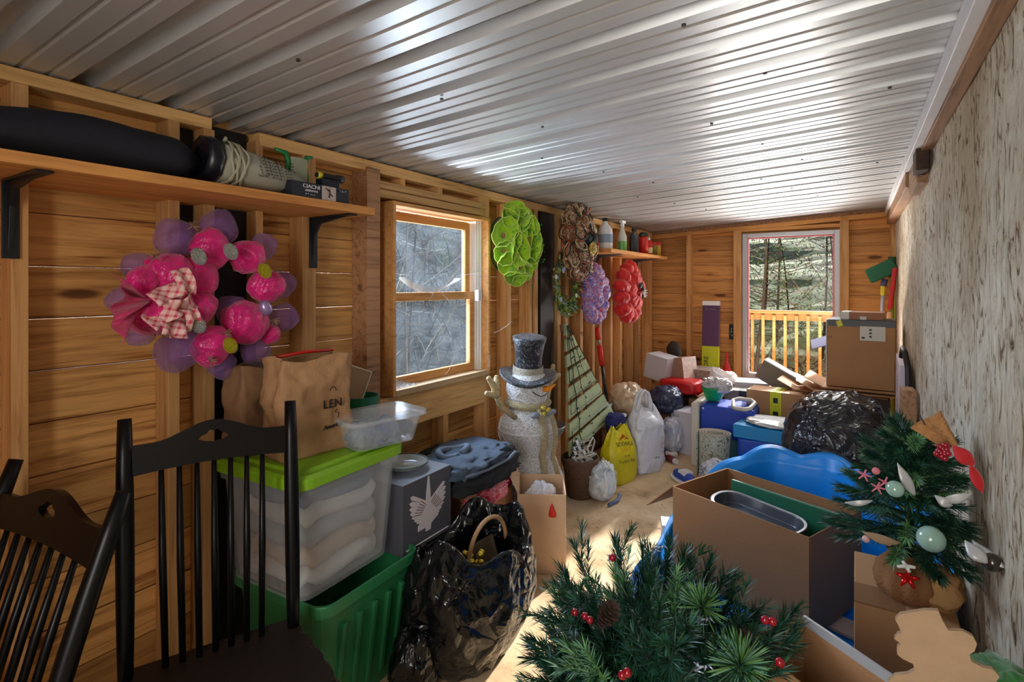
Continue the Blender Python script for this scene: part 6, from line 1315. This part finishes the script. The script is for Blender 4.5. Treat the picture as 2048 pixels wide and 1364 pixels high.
obj('red_star',q,mat('red_foil',(200,26,20),.2,metal=.5),t,smooth=True)
q=MB(); c=tl(1812,1132,1.84)
for k in range(4): a=k*1.6+.3; q.tube([c,c+Vector((.022*math.cos(a),-.006,.014*math.sin(a)))],[.006,.004],6)
obj('white_bow',q,WHITE,t,smooth=True)
q=MB()
for px,py in ((1728,950),(1755,975),(1770,965)):
    c=tl(px,py,1.84)
    for k in range(5): a=k*1.3; q.tube([c,c+Vector((.018*math.cos(a),-.004,.018*math.sin(a)))],[.003,.002],4)
obj('striped_ribbon',q,mat('pinkwhite',(214,120,140),.5),t)['kind']='stuff'
q=MB(); q.tube([tl(1850,850,1.86),tl(1838,828,1.86)],.002,4); q.tube([tl(1868,850,1.86),tl(1878,826,1.86)],.002,4); obj('twig',q,CONE,t)
# open carton front right with taped edge, snowman cut-out standing in it
t=openbox('open cardboard carton with clear taped edge at the lower right',(0,1.27,0),R(-37),.27,.20,.60,CARD,th=.005)
A_=at(1608,1234,Z=.6); B_=at(1800,1364,Z=.6); dv=(B_-A_); rzc=math.atan2(dv.y,dv.x); wC=dv.length+.06; nn=Vector((dv.y,-dv.x,0)).normalized(); cc=A_+dv.normalized()*wC/2+nn*.10
t.location=(cc.x,cc.y,0); t.rotation_euler=(0,0,rzc)
for ch in t.children: ch.scale=(wC/.27,1,1)
q=MB(); q.box((0,.1025,.592),(.27,.0012,.022)); q.box((0,.0972,.592),(.27,.0012,.022)); q.box((0,.10,.6035),(.27,.008,.0012)); o=obj('clear_tape',q,mat('grey_tape',(176,178,184),.3),t); o.scale=(wC/.27,1,1)
WD=mat('plywood_cutout',(176,146,114),.8,var=.05,vscale=30,bump=.1,bscale=120)
def cut(px,py,d): return at(px,py,Y=d)
pts=[(1790,1236),(1800,1226),(1850,1218),(1876,1219),(1884,1238),(1896,1258),(1925,1260),(1945,1270),(1953,1285),(1948,1300),(1938,1306),(1942,1320),(1965,1332),(1985,1336),(1998,1350),(1985,1372),(1965,1420),(1950,1480),(1900,1520),(1850,1500),(1820,1440),(1830,1390),(1828,1360),(1805,1362),(1785,1372),(1775,1360),(1790,1348),(1815,1345),(1828,1338),(1826,1325),(1805,1315),(1794,1306),(1794,1292),(1802,1285),(1788,1275),(1795,1265),(1803,1263)]
Yc=1.26; P3=[cut(px,py,Yc) for px,py in pts]; o0=cut(1870,1500,Yc)
t=thing('snowman_cutout','bare plywood snowman cut-out with hat standing at lower right','cutout',(o0.x,Yc,0))
cs=cut(1870,1500,Yc).z
out=[((p.x-o0.x),p.z) for p in P3]
plate('cutout_board',out,[],.010,WD,t,(0,0,0),(R(90),0,0),bevel=.001)
q=MB(); q.span((-.03,-.004,0),(.03,.008,cs+.03)); obj('stake',q,WD,t)
t=clothblob('green_ribbon','green fabric bow at the lower right corner beside the rough wall','ribbon',(.225,1.29,.66),(.055,.09,.05),71,mat('green_velvet',(24,110,30),.6,sheen=.4),R(0),.35,None,.9,2.4)
t.location.z=.655
t=cuboid('storage_carton','narrow dark carton beneath the green fabric bow','carton',(.23,1.29,0),(.09,.18,.654),mat('black_carton',(20,20,22),.6),0)
